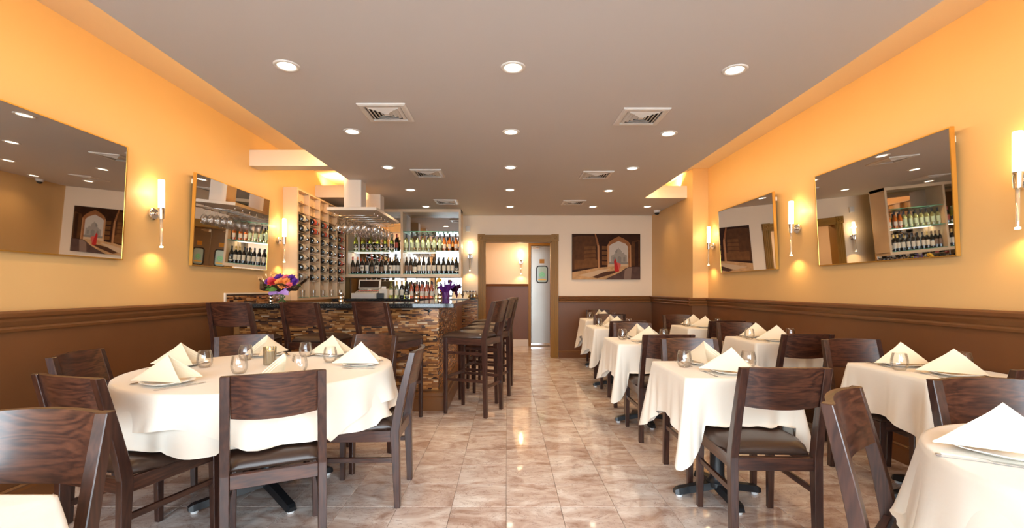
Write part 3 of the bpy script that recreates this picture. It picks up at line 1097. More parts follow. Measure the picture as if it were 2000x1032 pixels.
ROUND = (-1.44, 2.80, 0.72)
W = 'dark wooden dining chair at the large round table, '
gr = 'dining chairs at the large round table'
for bx, by, fx, fy, lb in ((-0.98, 1.972, -0.43, 0.87, W + 'back towards storefront, aisle side'),
                           (-0.535, 2.80, -1, -0.03, W + 'facing the mirror wall'),
                           (-1.02, 3.615, -0.13, -0.343, W + 'under bar stools, aisle side'),
                           (-2.01, 3.57, 0.23, -0.32, W + 'under bar stools, mirror-wall side'),
                           (-1.80, 1.905, 0.11, 0.343, W + 'back towards storefront, wall side'),
                           (-2.40, 2.60, 0.34, 0.06, W + 'back against the mirror wall')):
    seat_chair(bx, by, fx, fy, lb, gr)
seat_chair(-1.345, 1.35, 0, -1, 'dark dining chair facing the storefront at the small square table by the mirror wall', None)
MT = [(1.245, 2.76), (1.25, 4.28), (1.335, 5.83), (1.49, 7.34)]
RT = [(2.475, 2.70), (2.475, 4.37), (2.46, 5.85)]
for k, (x, y) in enumerate(MT):
    fr = (1.255, 2.10) if k == 0 else (x + 0.01, y - 0.655)
    bk = (1.30, 3.33) if k == 0 else (x + 0.06, y + 0.60)
    seat_chair(fr[0], fr[1], 0.04 if k == 0 else 0, 1, 'dark dining chair, back to the storefront, at %s aisle-row table from the storefront' % ordw[k], 'dining chairs of the aisle row')
    seat_chair(bk[0], bk[1], 0, -1, 'dark dining chair facing the storefront at %s aisle-row table from the storefront' % ordw[k], 'dining chairs of the aisle row')
for k, (x, y) in enumerate(RT):
    fr = ((2.43, 2.05), (2.365, 3.66), (2.46, 5.20))[k]
    bk = ((2.43, 3.295), (2.42, 4.94), (2.355, 6.44))[k]
    seat_chair(fr[0], fr[1], 0, 1, 'dark dining chair, back to the storefront, at %s wall-row table from the storefront' % ordw[k], 'dining chairs of the wall row')
    seat_chair(bk[0], bk[1], 0, -1, 'dark dining chair facing the storefront at %s wall-row table from the storefront' % ordw[k], 'dining chairs of the wall row')
seat_chair(1.86, 1.83, 0.0, -1, 'dark wooden dining chair facing the storefront at the small round table', 'dining chairs of the small round table')
seat_chair(1.135, 1.575, 0.254, -0.28, 'dark wooden dining chair turned towards the small round table from the aisle', 'dining chairs of the small round table')

# bar stools in front of the bar and along its side
def seat_stool(cx, cy, fx, fy, lb):
    d = Vector((fx, fy)).normalized()
    stool((cx, cy, 0), math.atan2(d.y, d.x) - PI / 2, lb, 'bar stools')


S_ = 'dark wooden bar stool, '
seat_stool(-2.365, 4.265, 0.0, 1, S_ + 'at the bar front beside the mirror wall')
seat_stool(-1.735, 4.33, 0.22, 1, S_ + 'middle one at the tiled bar front')
seat_stool(-1.07, 4.315, 0.39, 0.92, S_ + 'at the bar front nearest the bar corner')
for k, (x, y) in enumerate(((-0.335, 4.655), (-0.25, 5.225), (-0.215, 5.80), (-0.20, 6.37))):
    seat_stool(x, y, -0.93, 0.40 - 0.03 * k, S_ + '%s along the bar side from the bar corner' % ordw[k])

# ------------------------------------------------------------------ tables
def make_table(shape, size, label, group, loc, base_r):
    t = thing('dining_table', label, 'table', (loc[0], loc[1], 0), group=group)
    bm = B()
    if shape == 'round':
        lathe(bm, [(size - 0.004, 0.715), (size, 0.72), (size, 0.742), (size - 0.003, 0.746)], 48)
    else:
        box(bm, -size, size, -size, size, 0.715, 0.746)
    obj('tabletop', bm, 'wood_x', t)
    bm = B()
    lathe(bm, [(0.16, 0.705), (0.16, 0.713), (0.05, 0.715)], 20)
    lathe(bm, [(0.06, 0.06), (0.06, 0.085), (0.045, 0.10), (0.040, 0.12), (0.040, 0.706)], 24)
    obj('column', bm, 'iron', t, smooth=True, auto=True)
    for k in range(4):
        a = PI / 2 * k + (0.06 if shape == 'square' else PI / 4 if size > 0.6 else PI / 4 + 0.1)
        d = Vector((math.cos(a), math.sin(a)))
        n_ = Vector((-d.y, d.x))
        bm = B()
        rr = []
        for (r, hw_, z0_, z1_) in ((0.02, 0.036, 0.05, 0.085), (base_r * 0.45, 0.031, 0.035, 0.072), (base_r * 0.8, 0.029, 0.022, 0.058), (base_r - 0.02, 0.030, 0.018, 0.052), (base_r, 0.020, 0.018, 0.040)):
            p = d * r
            rr.append([(p.x - n_.x * hw_, p.y - n_.y * hw_, z0_), (p.x + n_.x * hw_, p.y + n_.y * hw_, z0_), (p.x + n_.x * hw_ * 0.7, p.y + n_.y * hw_ * 0.7, z1_), (p.x - n_.x * hw_ * 0.7, p.y - n_.y * hw_ * 0.7, z1_)])
        rings(bm, rr)
        ft = obj('base_foot', bm, 'iron', t)
        bm = B()
        p = d * (base_r - 0.03)
        lathe(bm, [(0.017, 0.0), (0.019, 0.004), (0.019, 0.018)], 14, (p.x, p.y, 0))
        obj('glide', bm, 'nylon', ft)
    return t


def cloth_surface(per, hang, flare, zt, rows=16, offset=(0, 0), rest_z=None):
    """per: outline points with outward normals (local); returns a bmesh with top and hanging skirt"""
    bm = B()
    n = len(per)
    prev = None
    top = []
    hem = []
    for i, (p, nn) in enumerate(per):
        top.append((p[0] * 0.985, p[1] * 0.985, zt))
    rr = [top]
    sub = []
    for r in range(0, rows + 1):
        ring = []
        for i, (p, nn) in enumerate(per):
            t = r / rows
            e = min(1.0, t * rows / 1.6)
            out = 0.004 + flare(i, t) + (0.004 * e)
            z = zt - 0.001 - hang[i] * t if r else zt - 0.0012
            x, y = p[0] + nn[0] * out, p[1] + nn[1] * out
            x = min(x, XR - 0.016 - offset[0])
            ring.append([x, y, z])
        rr.append(ring)
    # rest on seats
    if rest_z:
        for i in range(n):
            over = 0.0
            for r in range(1, rows + 2):
                x, y, z = rr[r][i]
                wx_, wy_ = x + offset[0], y + offset[1]
                zmin = 0
                for c, d in SEATS:
                    rel = Vector((wx_, wy_)) - c
                    f, s = rel.dot(d), rel.dot(Vector((-d.y, d.x)))
                    if abs(s) < 0.228 and -0.235 < f < 0.24:
                        zmin = rest_z
                if z < zmin:
                    over += 1
                    rr[r][i][2] = zmin + 0.002 * math.sin(i * 0.9) + 0.003
                    k = min(over * 0.006, 0.05)
                    rr[r][i][0] += per[i][1][0] * k
                    rr[r][i][1] += per[i][1][1] * k
    vs_ = [[bm.verts.new(p) for p in r] for r in rr]
    cen = bm.verts.new((0, 0, zt))
    for i in range(n):
        bm.faces.new((cen, vs_[0][i], vs_[0][(i + 1) % n]))
    for a, b in zip(vs_, vs_[1:]):
        for i in range(n):
            j = (i + 1) % n
            bm.faces.new((a[i], b[i], b[j], a[j]))
    return bm


def square_per(h, n_side=44, r=0.022):
    per, cd = [], []
    for sd in range(4):
        a = sd * PI / 2
        ca, sa = math.cos(a), math.sin(a)
        def rot(x, y):
            return (x * ca - y * sa, x * sa + y * ca)
        for i in range(n_side):
            u = -1 + 2 * (i + 0.5) / n_side
            u = math.copysign(1 - (1 - abs(u)) ** 1.35, u)
            per.append((rot(h, u * (h - r)), rot(1, 0)))
            cd.append((1 - abs(u)) * (h - r))
        for i in range(1, 7):
            t = i / 7 * PI / 2
            per.append((rot(h - r + r * math.cos(t), h - r + r * math.sin(t)), rot(math.cos(t), math.sin(t))))
            cd.append(-(1 - abs(2 * i / 7 - 1)))
    return per, cd


def square_cloth(loc, h, seed, label, group, zt=0.7485, hm=0.258, hc=0.455):
    rnd = random.Random(seed)
    per, cd = square_per(h)
    n = len(per)
    ph = [rnd.uniform(0, 6.28) for _ in range(4)]
    ca = [rnd.uniform(0.85, 1.15) for _ in range(4)]
    hang, c_ = [], []
    for i in range(n):
        k = int(i / n * 4 + 0.5) % 4
        d = max(cd[i], 0)
        wc = max(-cd[i], 0)                      # 1 on the corner ridge itself
        lobe = math.exp(-d / 0.085)
        hang.append(hm + (hc * ca[k] - hm) * (0.80 * lobe + 0.20 * wc) + 0.006 * math.sin(i * 0.22 + ph[0]))
        c_.append(math.exp(-(d / 0.05) ** 2))

    def flare(i, t):
        k = int(i / n * 4 + 0.5) % 4
        d = max(cd[i], 0)
        wc = max(-cd[i], 0)
        f = 0.008 * t + (0.022 * c_[i] + 0.075 * wc * ca[k]) * t ** 1.1
        f -= 0.030 * math.exp(-((d - 0.075) / 0.03) ** 2) * t * t
        f += 0.018 * math.exp(-((d - 0.15) / 0.035) ** 2) * t * t
        f += 0.009 * t * math.sin(i * 0.2 + ph[k]) * (1 - c_[i])
        return max(f, -0.035)
    bm = cloth_surface(per, hang, flare, zt, offset=loc, rest_z=0.497)
    o = obj('tablecloth', bm, 'cloth', None, smooth=True)
    o.location = (loc[0], loc[1], 0)
    tag(o, label, 'tablecloth', group)
    return o


def round_cloth(loc, r, seed, label, a0, zt=0.7485, hm=0.235, hc=0.40, nm='tablecloth', n=220, waves=3.2, parent=None, mid=0.0):
    rnd = random.Random(seed)
    per, hang = [], []
    ph = [rnd.uniform(0, 6.28) for _ in range(6)]
    for i in range(n):
        a = 2 * PI * i / n
        per.append(((r * math.cos(a), r * math.sin(a)), (math.cos(a), math.sin(a))))
        c = abs(math.cos(2 * (a - a0)))      # 1 at the four cloth corners
        c = max(0, math.cos(4 * (a - a0)) * 0.5 + 0.5) ** 1.4
        hang.append(hm + (hc - hm) * c + 0.012 * math.sin(3 * a + ph[0]) + 0.008 * math.sin(7 * a + ph[1]))

    def flare(i, t):
        a = 2 * PI * i / n
        wv = math.sin(11 * a + ph[2] + 0.8 * math.sin(3 * a + ph[3])) * 0.6 + 0.4 * math.sin(19 * a + ph[4])
        return 0.028 * t + 0.030 * t ** 1.3 * (wv + 0.3)
    bm = cloth_surface(per, hang, flare, zt, offset=loc, rest_z=0.497)
    o = obj(nm, bm, 'cloth', parent, smooth=True)
    if not parent:
        o.location = (loc[0], loc[1], 0)
        tag(o, label, 'tablecloth')
    return o


make_table('round', ROUND[2], 'large round pedestal table under an ivory cloth by the mirror wall', None, ROUND, 0.40)
rc = round_cloth(ROUND[:2], ROUND[2], 3, 'ivory cloth with long pointed drops over the large round table', math.radians(217), hm=0.15, hc=0.315)
round_cloth(ROUND[:2], ROUND[2] - 0.006, 5, '', math.radians(262), zt=0.7472, hm=0.245, hc=0.275, nm='under_cloth', parent=rc)
SMALL = (1.68, 1.15, 0.49)
make_table('round', SMALL[2], 'small round pedestal table under a cloth near the storefront', None, SMALL, 0.30)
sc2 = round_cloth(SMALL[:2], SMALL[2], 9, 'ivory cloth over the small round table near the storefront', math.radians(170), hm=0.25, hc=0.33, n=180)
round_cloth(SMALL[:2], SMALL[2] - 0.004, 12, '', math.radians(215), zt=0.7472, hm=0.29, hc=0.34, nm='under_cloth', parent=sc2, n=180)
BL = (-1.325, 0.765)
make_table('square', 0.30, 'small square pedestal table by the mirror wall near the storefront', None, BL, 0.26)
square_cloth(BL, 0.303, 21, 'ivory cloth over the small square table by the mirror wall', None)
for k, (x, y) in enumerate(MT):
    make_table('square', 0.29, 'small square pedestal table, %s of the aisle row from the storefront' % ordw[k], 'aisle row tables', (x, y), 0.26)
    square_cloth((x, y), 0.293, 30 + k, 'ivory cloth over the %s aisle-row table from the storefront' % ordw[k], 'aisle row tablecloths')
for k, (x, y) in enumerate(RT):
    make_table('square', 0.29, 'small square pedestal table, %s of the wall row from the storefront' % ordw[k], 'wall row tables', (x, y), 0.26)
    square_cloth((x, y), 0.293, 40 + k, 'ivory cloth over the %s wall-row table from the storefront' % ordw[k], 'wall row tablecloths')

# ------------------------------------------------------------------ tableware
ZT = 0.7492
def superellipse(a, z, n=40, p=3.2):
    pts = []
    for i in range(n):
        t = 2 * PI * i / n
        c, s = math.cos(t), math.sin(t)
        pts.append((a * math.copysign(abs(c) ** (2 / p), c), a * math.copysign(abs(s) ** (2 / p), s), z))
    return pts


bm = B()
rings(bm, [superellipse(0.060, 0.0), superellipse(0.066, 0.004), superellipse(0.098, 0.013), superellipse(0.105, 0.016), superellipse(0.104, 0.0185), superellipse(0.096, 0.0165), superellipse(0.068, 0.008), superellipse(0.05, 0.0075)])
plate = Maker(tag(obj('plate', bm, 'china', smooth=True, auto=True), 'white rounded-square plate', 'plate', 'white plates'))

def napkin_mesh():
    bm = B()
    nu, nv = 12, 20
    for (sc, lift, tail, shift) in ((1.0, 0.0, 0.17, 0.0), (0.90, 0.0, 0.150, 0.014), (0.80, 0.0, 0.13, 0.026)):
        h, wdt = 0.128 * sc, 0.088 * sc
        rr = []
        for i in range(nu + 1):
            u = 0.04 + 0.96 * i / nu
            ring = []
            for j in range(nv + 1):
                v = -1 + 2 * j / nv
                av = abs(v)
                zz = h * u * (1 - av ** 1.25) ** 0.85 if av < 1 else 0
                yy = wdt * u * v * (0.75 + 0.25 * av)
                xx = -tail + u * (tail + 0.115 * sc * av ** 1.5) - shift * 0.3 + 0.006 * math.sin(v * 5 + u * 3)
                zz += 0.004 * math.sin(u * 6 + v * 4) * (1 - av) * u
                ring.append((xx, yy, max(0, zz) + 0.001))
            rr.append(ring)
        inner = [[(p[0], p[1] * 0.965, max(0.0005, p[2] - 0.0035)) for p in r] for r in rr]
        a = rings(bm, rr, cap=False, closed=False)
        b = rings(bm, inner, cap=False, closed=False)
        for j in range(nv):
            bm.faces.new((a[-1][j], a[-1][j + 1], b[-1][j + 1], b[-1][j]))
            bm.faces.new((a[0][j], a[0][j + 1], b[0][j + 1], b[0][j]))
    return bm


napkin = Maker(tag(obj('napkin', napkin_mesh(), 'napkin', smooth=True, auto=True), 'cream napkin folded into a standing tent', 'napkin', 'folded napkins'))

bm = B()
lathe(bm, [(0.001, 0.0), (0.026, 0.0), (0.030, 0.003), (0.040, 0.020), (0.044, 0.040), (0.042, 0.065), (0.035, 0.098), (0.0335, 0.1), (0.0332, 0.098), (0.040, 0.064), (0.042, 0.040), (0.038, 0.021), (0.028, 0.006), (0.001, 0.005)], 28)
glass = Maker(tag(obj('wine_tumbler', bm, 'glass', smooth=True), 'clear stemless wine glass', 'glass', 'stemless wine glasses'))

bm = B()
rr = []
for (yy, hw_, z) in ((-0.095, 0.006, 0.003), (-0.09, 0.009, 0.004), (-0.03, 0.005, 0.006), (0.02, 0.0035, 0.008), (0.045, 0.006, 0.006), (0.052, 0.011, 0.004), (0.06, 0.012, 0.003)):
    rr.append([(-hw_, yy, z - 0.001), (hw_, yy, z - 0.001), (hw_, yy, z + 0.001), (-hw_, yy, z + 0.001)])
rings(bm, rr)
for k in range(4):
    x = -0.0105 + 0.007 * k
    bar(bm, [(x, 0.058, 0.003), (x, 0.075, 0.0035)], 0.0016, 0.001)
    rings(bm, [[(x - 0.0017, 0.058, 0.002), (x + 0.0017, 0.058, 0.002), (x + 0.0017, 0.058, 0.004), (x - 0.0017, 0.058, 0.004)],
               [(x - 0.0010, 0.098, 0.005), (x + 0.0010, 0.098, 0.005), (x + 0.0010, 0.098, 0.0065), (x - 0.0010, 0.098, 0.0065)]])
fork = Maker(tag(obj('fork', bm, 'steel'), 'stainless steel dinner fork', 'fork', 'forks'))
bm = B()
rr = []
for (yy, a, b, z0_, z1_) in ((-0.115, -0.006, 0.006, 0.001, 0.005), (-0.105, -0.008, 0.008, 0.0, 0.007), (-0.01, -0.006, 0.006, 0.0005, 0.0065), (0.0, -0.007, 0.009, 0.001, 0.0035), (0.06, -0.007, 0.011, 0.001, 0.003), (0.10, -0.007, 0.006, 0.001, 0.0028), (0.115, -0.007, -0.004, 0.001, 0.0025)):
    rr.append([(a, yy, z0_), (b, yy, z0_), (b, yy, z1_), (a, yy, z1_)])
rings(bm, rr)
knife = Maker(tag(obj('knife', bm, 'steel'), 'stainless steel table knife', 'knife', 'knives'))

VO = thing('votive_cup', 'small gold mercury-glass candle cup', 'candle holder', group='gold candle cups')
bm = B()
lathe(bm, [(0.001, 0), (0.026, 0), (0.032, 0.012), (0.036, 0.04), (0.038, 0.062), (0.0365, 0.062), (0.034, 0.04), (0.028, 0.012), (0.001, 0.008)], 24)
obj('cup', bm, 'goldcup', VO, smooth=True, auto=True)
bm = B()
lathe(bm, [(0.001, 0.009), (0.024, 0.0125), (0.027, 0.028), (0.001, 0.03)], 16)
obj('candle', bm, 'wax', VO, smooth=True)
votive = Maker(VO)


def setting(cx, cy, ang, table_ph, side_ph, rnd, nap_rz, gl=None, grp='', cutlery=True):
    """one place: plate, napkin, fork and knife. ang: direction the guest faces"""
    plate((cx, cy, ZT), ang - PI / 2, 'white plate under a folded napkin on %s, %s' % (table_ph, side_ph), 'plates ' + grp)
    napkin((cx, cy, ZT + 0.0182), nap_rz, 'cream tent-folded napkin on %s, %s' % (table_ph, side_ph), 'napkins ' + grp)
    if cutlery:
        d = Vector((math.cos(ang), math.sin(ang)))
        lft = Vector((-d.y, d.x))
        p = Vector((cx, cy)) + lft * 0.128 - d * 0.005
        fork((p.x, p.y, ZT), ang - PI / 2 + rnd.uniform(-.1, .1), 'steel fork beside plate on %s, %s' % (table_ph, side_ph), 'forks ' + grp)
        p = Vector((cx, cy)) - lft * 0.125 - d * 0.005
        knife((p.x, p.y, ZT), ang - PI / 2 + rnd.uniform(-.08, .08), 'steel knife beside plate on %s, %s' % (table_ph, side_ph), 'knives ' + grp)


rnd = random.Random(5)
for row, TS, gname in (('aisle-row', MT, 'on the aisle row tables'), ('wall-row', RT, 'on the wall row tables')):
    for k, (x, y) in enumerate(TS):
        tp = '%s %s table from the storefront' % (ordw[k], row)
        dx = 0.0 if row == 'aisle-row' else -0.045
        setting(x + dx + 0.01, y - 0.155, PI / 2, tp, 'storefront side', rnd, rnd.uniform(-0.5, -0.25), grp=gname)
        setting(x + dx - 0.01, y + 0.165, -PI / 2, tp, 'doorway side', rnd, (rnd.uniform(-1.35, -1.1) if row == 'aisle-row' else rnd.uniform(-0.15, 0.1)), grp=gname)
        glass((x - (0.175 if row == 'aisle-row' else 0.20), y + (0.05 if row == 'aisle-row' else -0.0), ZT), 0, 'stemless wine glass on %s, bar side' % tp, 'stemless glasses ' + gname)
        glass((x + 0.20, y + 0.03, ZT), 0, 'stemless wine glass on %s, wall side' % tp, 'stemless glasses ' + gname)
        votive((x + 0.085, y + 0.005, ZT), 0, 'gold mercury-glass candle cup amid %s' % tp, 'gold candle cups')

rt = 'large round table'
for px, py, ph, ch in ((345, 716, 'mirror-wall seat', 0), (365, 744, 'storefront seat, wall side', 1), (545, 738, 'storefront seat, aisle side', 2), (690, 714, 'aisle seat', 3), (664, 692, 'bar seat, aisle side', 4), (522, 690, 'bar seat, wall side', 5)):
    X, Y = G(px, py, ZT)
    d = Vector((ROUND[0] - X, ROUND[1] - Y))
    r_ = d.length
    d.normalize()
    c = Vector((ROUND[0], ROUND[1])) - d * 0.545
    ang = math.atan2(d.y, d.x)
    setting(c.x, c.y, ang, rt, ph, rnd, {0: 0.15, 1: 0.12, 2: -PI / 2 - 0.25, 3: 0.25, 4: 0.08, 5: -PI / 2 - 0.5}[ch], grp='on the large round table')
for px, py, ph in ((400, 718, 'mirror-wall seat'), (480, 704, 'bar seat, wall side'), (467, 730, 'storefront seat, wall side'), (597, 697, 'bar seat, aisle side'), (585, 727, 'storefront seat, aisle side'), (645, 708, 'aisle seat')):
    X, Y = G(px, py, ZT)
    glass((X, Y, ZT), 0, 'stemless wine glass on %s, %s' % (rt, ph), 'stemless glasses on the large round table')

cd = thing('candle_holder', 'ribbed smoky glass candle holder with lit candle on the large round table', 'candle holder', (*G(527, 713, ZT), ZT))
bm = B()
n = 36
def ribr(r, z):
    return [((r + (0.0012 if i % 2 else -0.0006)) * math.cos(2 * PI * i / n), (r + (0.0012 if i % 2 else -0.0006)) * math.sin(2 * PI * i / n), z) for i in range(n)]
rings(bm, [ribr(0.033, 0.0), ribr(0.036, 0.01), ribr(0.037, 0.09), ribr(0.037, 0.092), ribr(0.037, 0.095), ribr(0.0375, 0.112), ribr(0.0345, 0.112), ribr(0.034, 0.09), ribr(0.033, 0.012), ribr(0.02, 0.010)])
obj('glass_cup', bm, 'smoke', cd)
bm = B()
lathe(bm, [(0.001, 0.012), (0.029, 0.012), (0.029, 0.086), (0.001, 0.088)], 20)
obj('candle', bm, 'wax', cd)
bm = B()
lathe(bm, [(0.0005, 0.088), (0.005, 0.093), (0.006, 0.098), (0.003, 0.107), (0.0005, 0.112)], 10)
obj('flame', bm, 'flame', cd, smooth=True)

st = 'small round table'
setting(1.42, 1.335, -2.6, st, 'aisle side', rnd, -0.25, grp='on the small round table', cutlery=False)
knife((1.315, 1.262, ZT), math.radians(-121), 'steel knife at the edge of the small round table, aisle side', 'knives on the small round table')
plate((1.70, 1.47, ZT), 0.2, 'white plate on small round table before the chair facing the storefront', 'plates on the small round table')

# ------------------------------------------------------------------ the bar
BYF, BXR = 4.76, -0.703         # faces of the bar body
bar_ = thing('bar_counter', 'bar faced with brown and gold mosaic under a black granite top', 'bar', (0, 0, 0))
bm = B()
box(bm, XL + 0.004, BXR, BYF, BYF + 0.15, 0.002, 1.04)
box(bm, BXR - 0.15, BXR, BYF + 0.15, 6.50, 0.002, 1.04)
obj('body', bm, 'moback', bar_)
bm = B()
box(bm, XL + 0.014, -0.51, 4.47, 5.02, 1.04, 1.08)
box(bm, -1.02, -0.51, 5.02, 6.56, 1.04, 1.08)
obj('granite_top', bm, 'granite', bar_, bevel=0.003)
bm = B()
PP = [(0, 0.0), (0.105, 0.0), (0.105, 0.118), (0.098, 0.128), (0.098, 0.136), (0.085, 0.142), (0.085, 0.172), (0.075, 0.182), (0, 0.182)]
extrude_profile(bm, PP, (XL + 0.035, BYF), (BXR + 0.105, BYF), (0, -1))
extrude_profile(bm, PP, (BXR, BYF), (BXR, 6.50), (1, 0))
obj('plinth', bm, 'rail', bar_)


def strips(length, z0, z1, rnd, th=0.0142, gap=0.0018):
    out = []
    z = z0
    while z + th <= z1 + 1e-6:
        u = -rnd.uniform(0, 0.06)
        while u < length:
            l = rnd.choice((0.025, 0.035, 0.05, 0.065, 0.08, 0.11)) * rnd.uniform(0.85, 1.15)
            a, b = max(0, u), min(length, u + l)
            if b - a > 0.006:
                out.append((a, b, z, z + th - gap, rnd.uniform(0.003, 0.0085)))
            u += l + gap
        z += th
    return out


def mosaic_face(name, origin, du, dn, length, z0, z1, parent, seed):
    r_ = random.Random(seed)
    verts, faces = [], []
    for a, b, za, zb, dpt in strips(length, z0, z1, r_):
        k = len(verts)
        for e in (0.0005, dpt):
            for (u, z) in ((a, za), (b, za), (b, zb), (a, zb)):
                verts.append((origin[0] + du[0] * u + dn[0] * e, origin[1] + du[1] * u + dn[1] * e, z))
        faces += [(k + 4, k + 5, k + 6, k + 7), (k, k + 1, k + 5, k + 4), (k + 1, k + 2, k + 6, k + 5), (k + 2, k + 3, k + 7, k + 6), (k + 3, k, k + 4, k + 7)]
    me = bpy.data.meshes.new(name)
    me.from_pydata(verts, [], faces)
    me.materials.append(M['mosaic'])
    o = bpy.data.objects.new(name, me)
    C.objects.link(o)
    o.parent = parent
    o['kind'] = 'stuff'
    return o


mosaic_face('mosaic_strips', (XL + 0.004, BYF), (1, 0), (0, -1), BXR - XL - 0.004, 0.185, 1.035, bar_, 1)
mosaic_face('mosaic_strips', (BXR, BYF), (0, 1), (1, 0), 6.50 - BYF, 0.185, 1.035, bar_, 2)
# coat hooks under the counter
for px, py in ((837, 608), (705, 606)):
    X, Z = XZ(px, py, BYF - 0.03)
    hk = thing('bag_hook', 'small black bag hook under the bar counter, ' + ('near the bar corner' if px > 800 else 'between two bar stools'), 'hook', (X, BYF - 0.009, Z))
    bm = B()
    lathe(bm, [(0.001, 0), (0.016, 0), (0.014, 0.006), (0.001, 0.008)], 14)
    bmesh.ops.rotate(bm, matrix=Matrix.Rotation(PI / 2, 3, 'X'), cent=(0, 0, 0), verts=bm.verts)
    obj('plate', bm, 'black', hk)
    bm = B()
    tube(bm, [(0, 0, 0), (0, -0.03, -0.004), (0, -0.042, -0.018), (0, -0.036, -0.034), (0, -0.022, -0.036)], 0.005, 8)
    tube(bm, [(0, -0.006, 0), (-0.03, -0.03, 0.008), (-0.042, -0.034, 0.016)], 0.005, 8)
    obj('hook_arm', bm, 'black', hk, smooth=True)

# tiled splash on the mirror wall and on the back wall beside the casing
bs = thing('splash_panel', 'low mosaic splashback with white edging on the wall at the bar end', 'tile panel', (0, 0, 0))
bm = B()
box(bm, XL + 0.001, XL + 0.006, 4.52, 5.68, 1.081, 1.168)
obj('backing', bm, 'moback', bs)
bm = B()
box(bm, XL + 0.001, XL + 0.016, 4.50, 5.68, 1.168, 1.182)
box(bm, XL + 0.001, XL + 0.016, 4.50, 4.518, 1.081, 1.168)
obj('white_edging', bm, 'white', bs)
mosaic_face('mosaic_strips', (XL + 0.006, 4.52), (0, 1), (1, 0), 1.16, 1.082, 1.166, bs, 3)
bs = thing('splash_panel', 'mosaic wall panel between the back bar and the door casing', 'tile panel', (0, 0, 0))
bm = B()
box(bm, -0.82, -0.52, YB - 0.012, YB - 0.001, 0.002, 1.12)
obj('backing', bm, 'moback', bs)
mosaic_face('mosaic_strips', (-0.82, YB - 0.012), (1, 0), (0, -1), 0.30, 0.02, 1.115, bs, 4)

# ------------------------------------------------------------------ back bar: cabinet, shelves, mirror
YS0, YS1 = 7.62, 7.93          # shelf front and mirror plane
bb = thing('back_bar', 'pale back bar shelving with mirror backing and glass shelves', 'shelving', (0, 0, 0))
XB0, XB1 = -2.66, -0.768
bm = B()
box(bm, XB0, XB1, 7.12, YS1 + 0.03, 0.002, 1.035)
obj('base_cabinet', bm, 'wains', bb)
bm = B()
box(bm, XB0, XB1 + 0.02, 7.08, YS1 + 0.03, 1.035, 1.072)
obj('counter_top', bm, 'granite', bb, bevel=0.003)
bm = B()
box(bm, XB0, XB1, YS1, YS1 + 0.03, 1.073, ZC - 0.05)
obj('mirror_back', bm, 'mirror', bb)
for a in (XB0 - 0.02, XB0 + 0.032, XZ(784.5, 500, YS0)[0] - 0.018, XB1 - 0.018):
    bm = B()
    box(bm, a, a + (0.036 if a > -2.0 else 0.026), YS0, YS1, 1.45 if a != XB1 - 0.018 else 1.45, ZC - 0.002)
    obj('upright', bm, 'pale', bb)
bm = B()
box(bm, XB0 - 0.02, XB1 + 0.018, YS0 - 0.004, YS1, 1.412, 1.462)
obj('thick_shelf', bm, 'pale', bb, bevel=0.002)
bm = B()
box(bm, XB0 - 0.02, XB1 + 0.018, YS0 - 0.004, YS1, ZC - 0.05, ZC - 0.001)
obj('top_board', bm, 'pale', bb)
xm = XZ(784.5, 500, YS0)[0]
for x0, x1, z in ((XB0 + 0.07, xm - 0.02, 1.842), (xm + 0.02, XB1 - 0.02, 1.842), (xm + 0.02, XB1 - 0.02, 2.158), (XB0 + 0.07, xm - 0.02, 1.463), (xm + 0.02, XB1 - 0.02, 1.463)):
    bm = B()
    box(bm, x0, x1, YS0 + 0.01, YS1 - 0.005, z, z + 0.008)
    sh = obj('glass_shelf', bm, 'shelf', bb)
    bm = B()
    box(bm, x0, x1, YS0 + 0.004, YS0 + 0.01, z, z + 0.008)
    obj('polished_edge', bm, 'gedge', sh)
    # dim fill lamp and glowing strip, added to brighten the shelves
for x0, x1 in ((XB0 + 0.08, xm - 0.03), (xm + 0.03, XB1 - 0.03)):
    lamp('shelf_fill_light', 'AREA', ((x0 + x1) / 2, YS1 - 0.05, 1.835), 1.2, (1.0, 0.88, 0.66), (0, 0, 0), shape='RECTANGLE', size=x1 - x0, size_y=0.02)
    bm = B()
    box(bm, x0, x1, YS1 - 0.06, YS1 - 0.04, 1.8365, 1.8415)
    tag(obj('shelf_fill_strip', bm, 'shelffill'), 'thin added fill-light strip under the middle glass shelf, ' + ('section behind hanging stemware' if x0 < -2 else 'section nearest the doorway'), 'light strip')

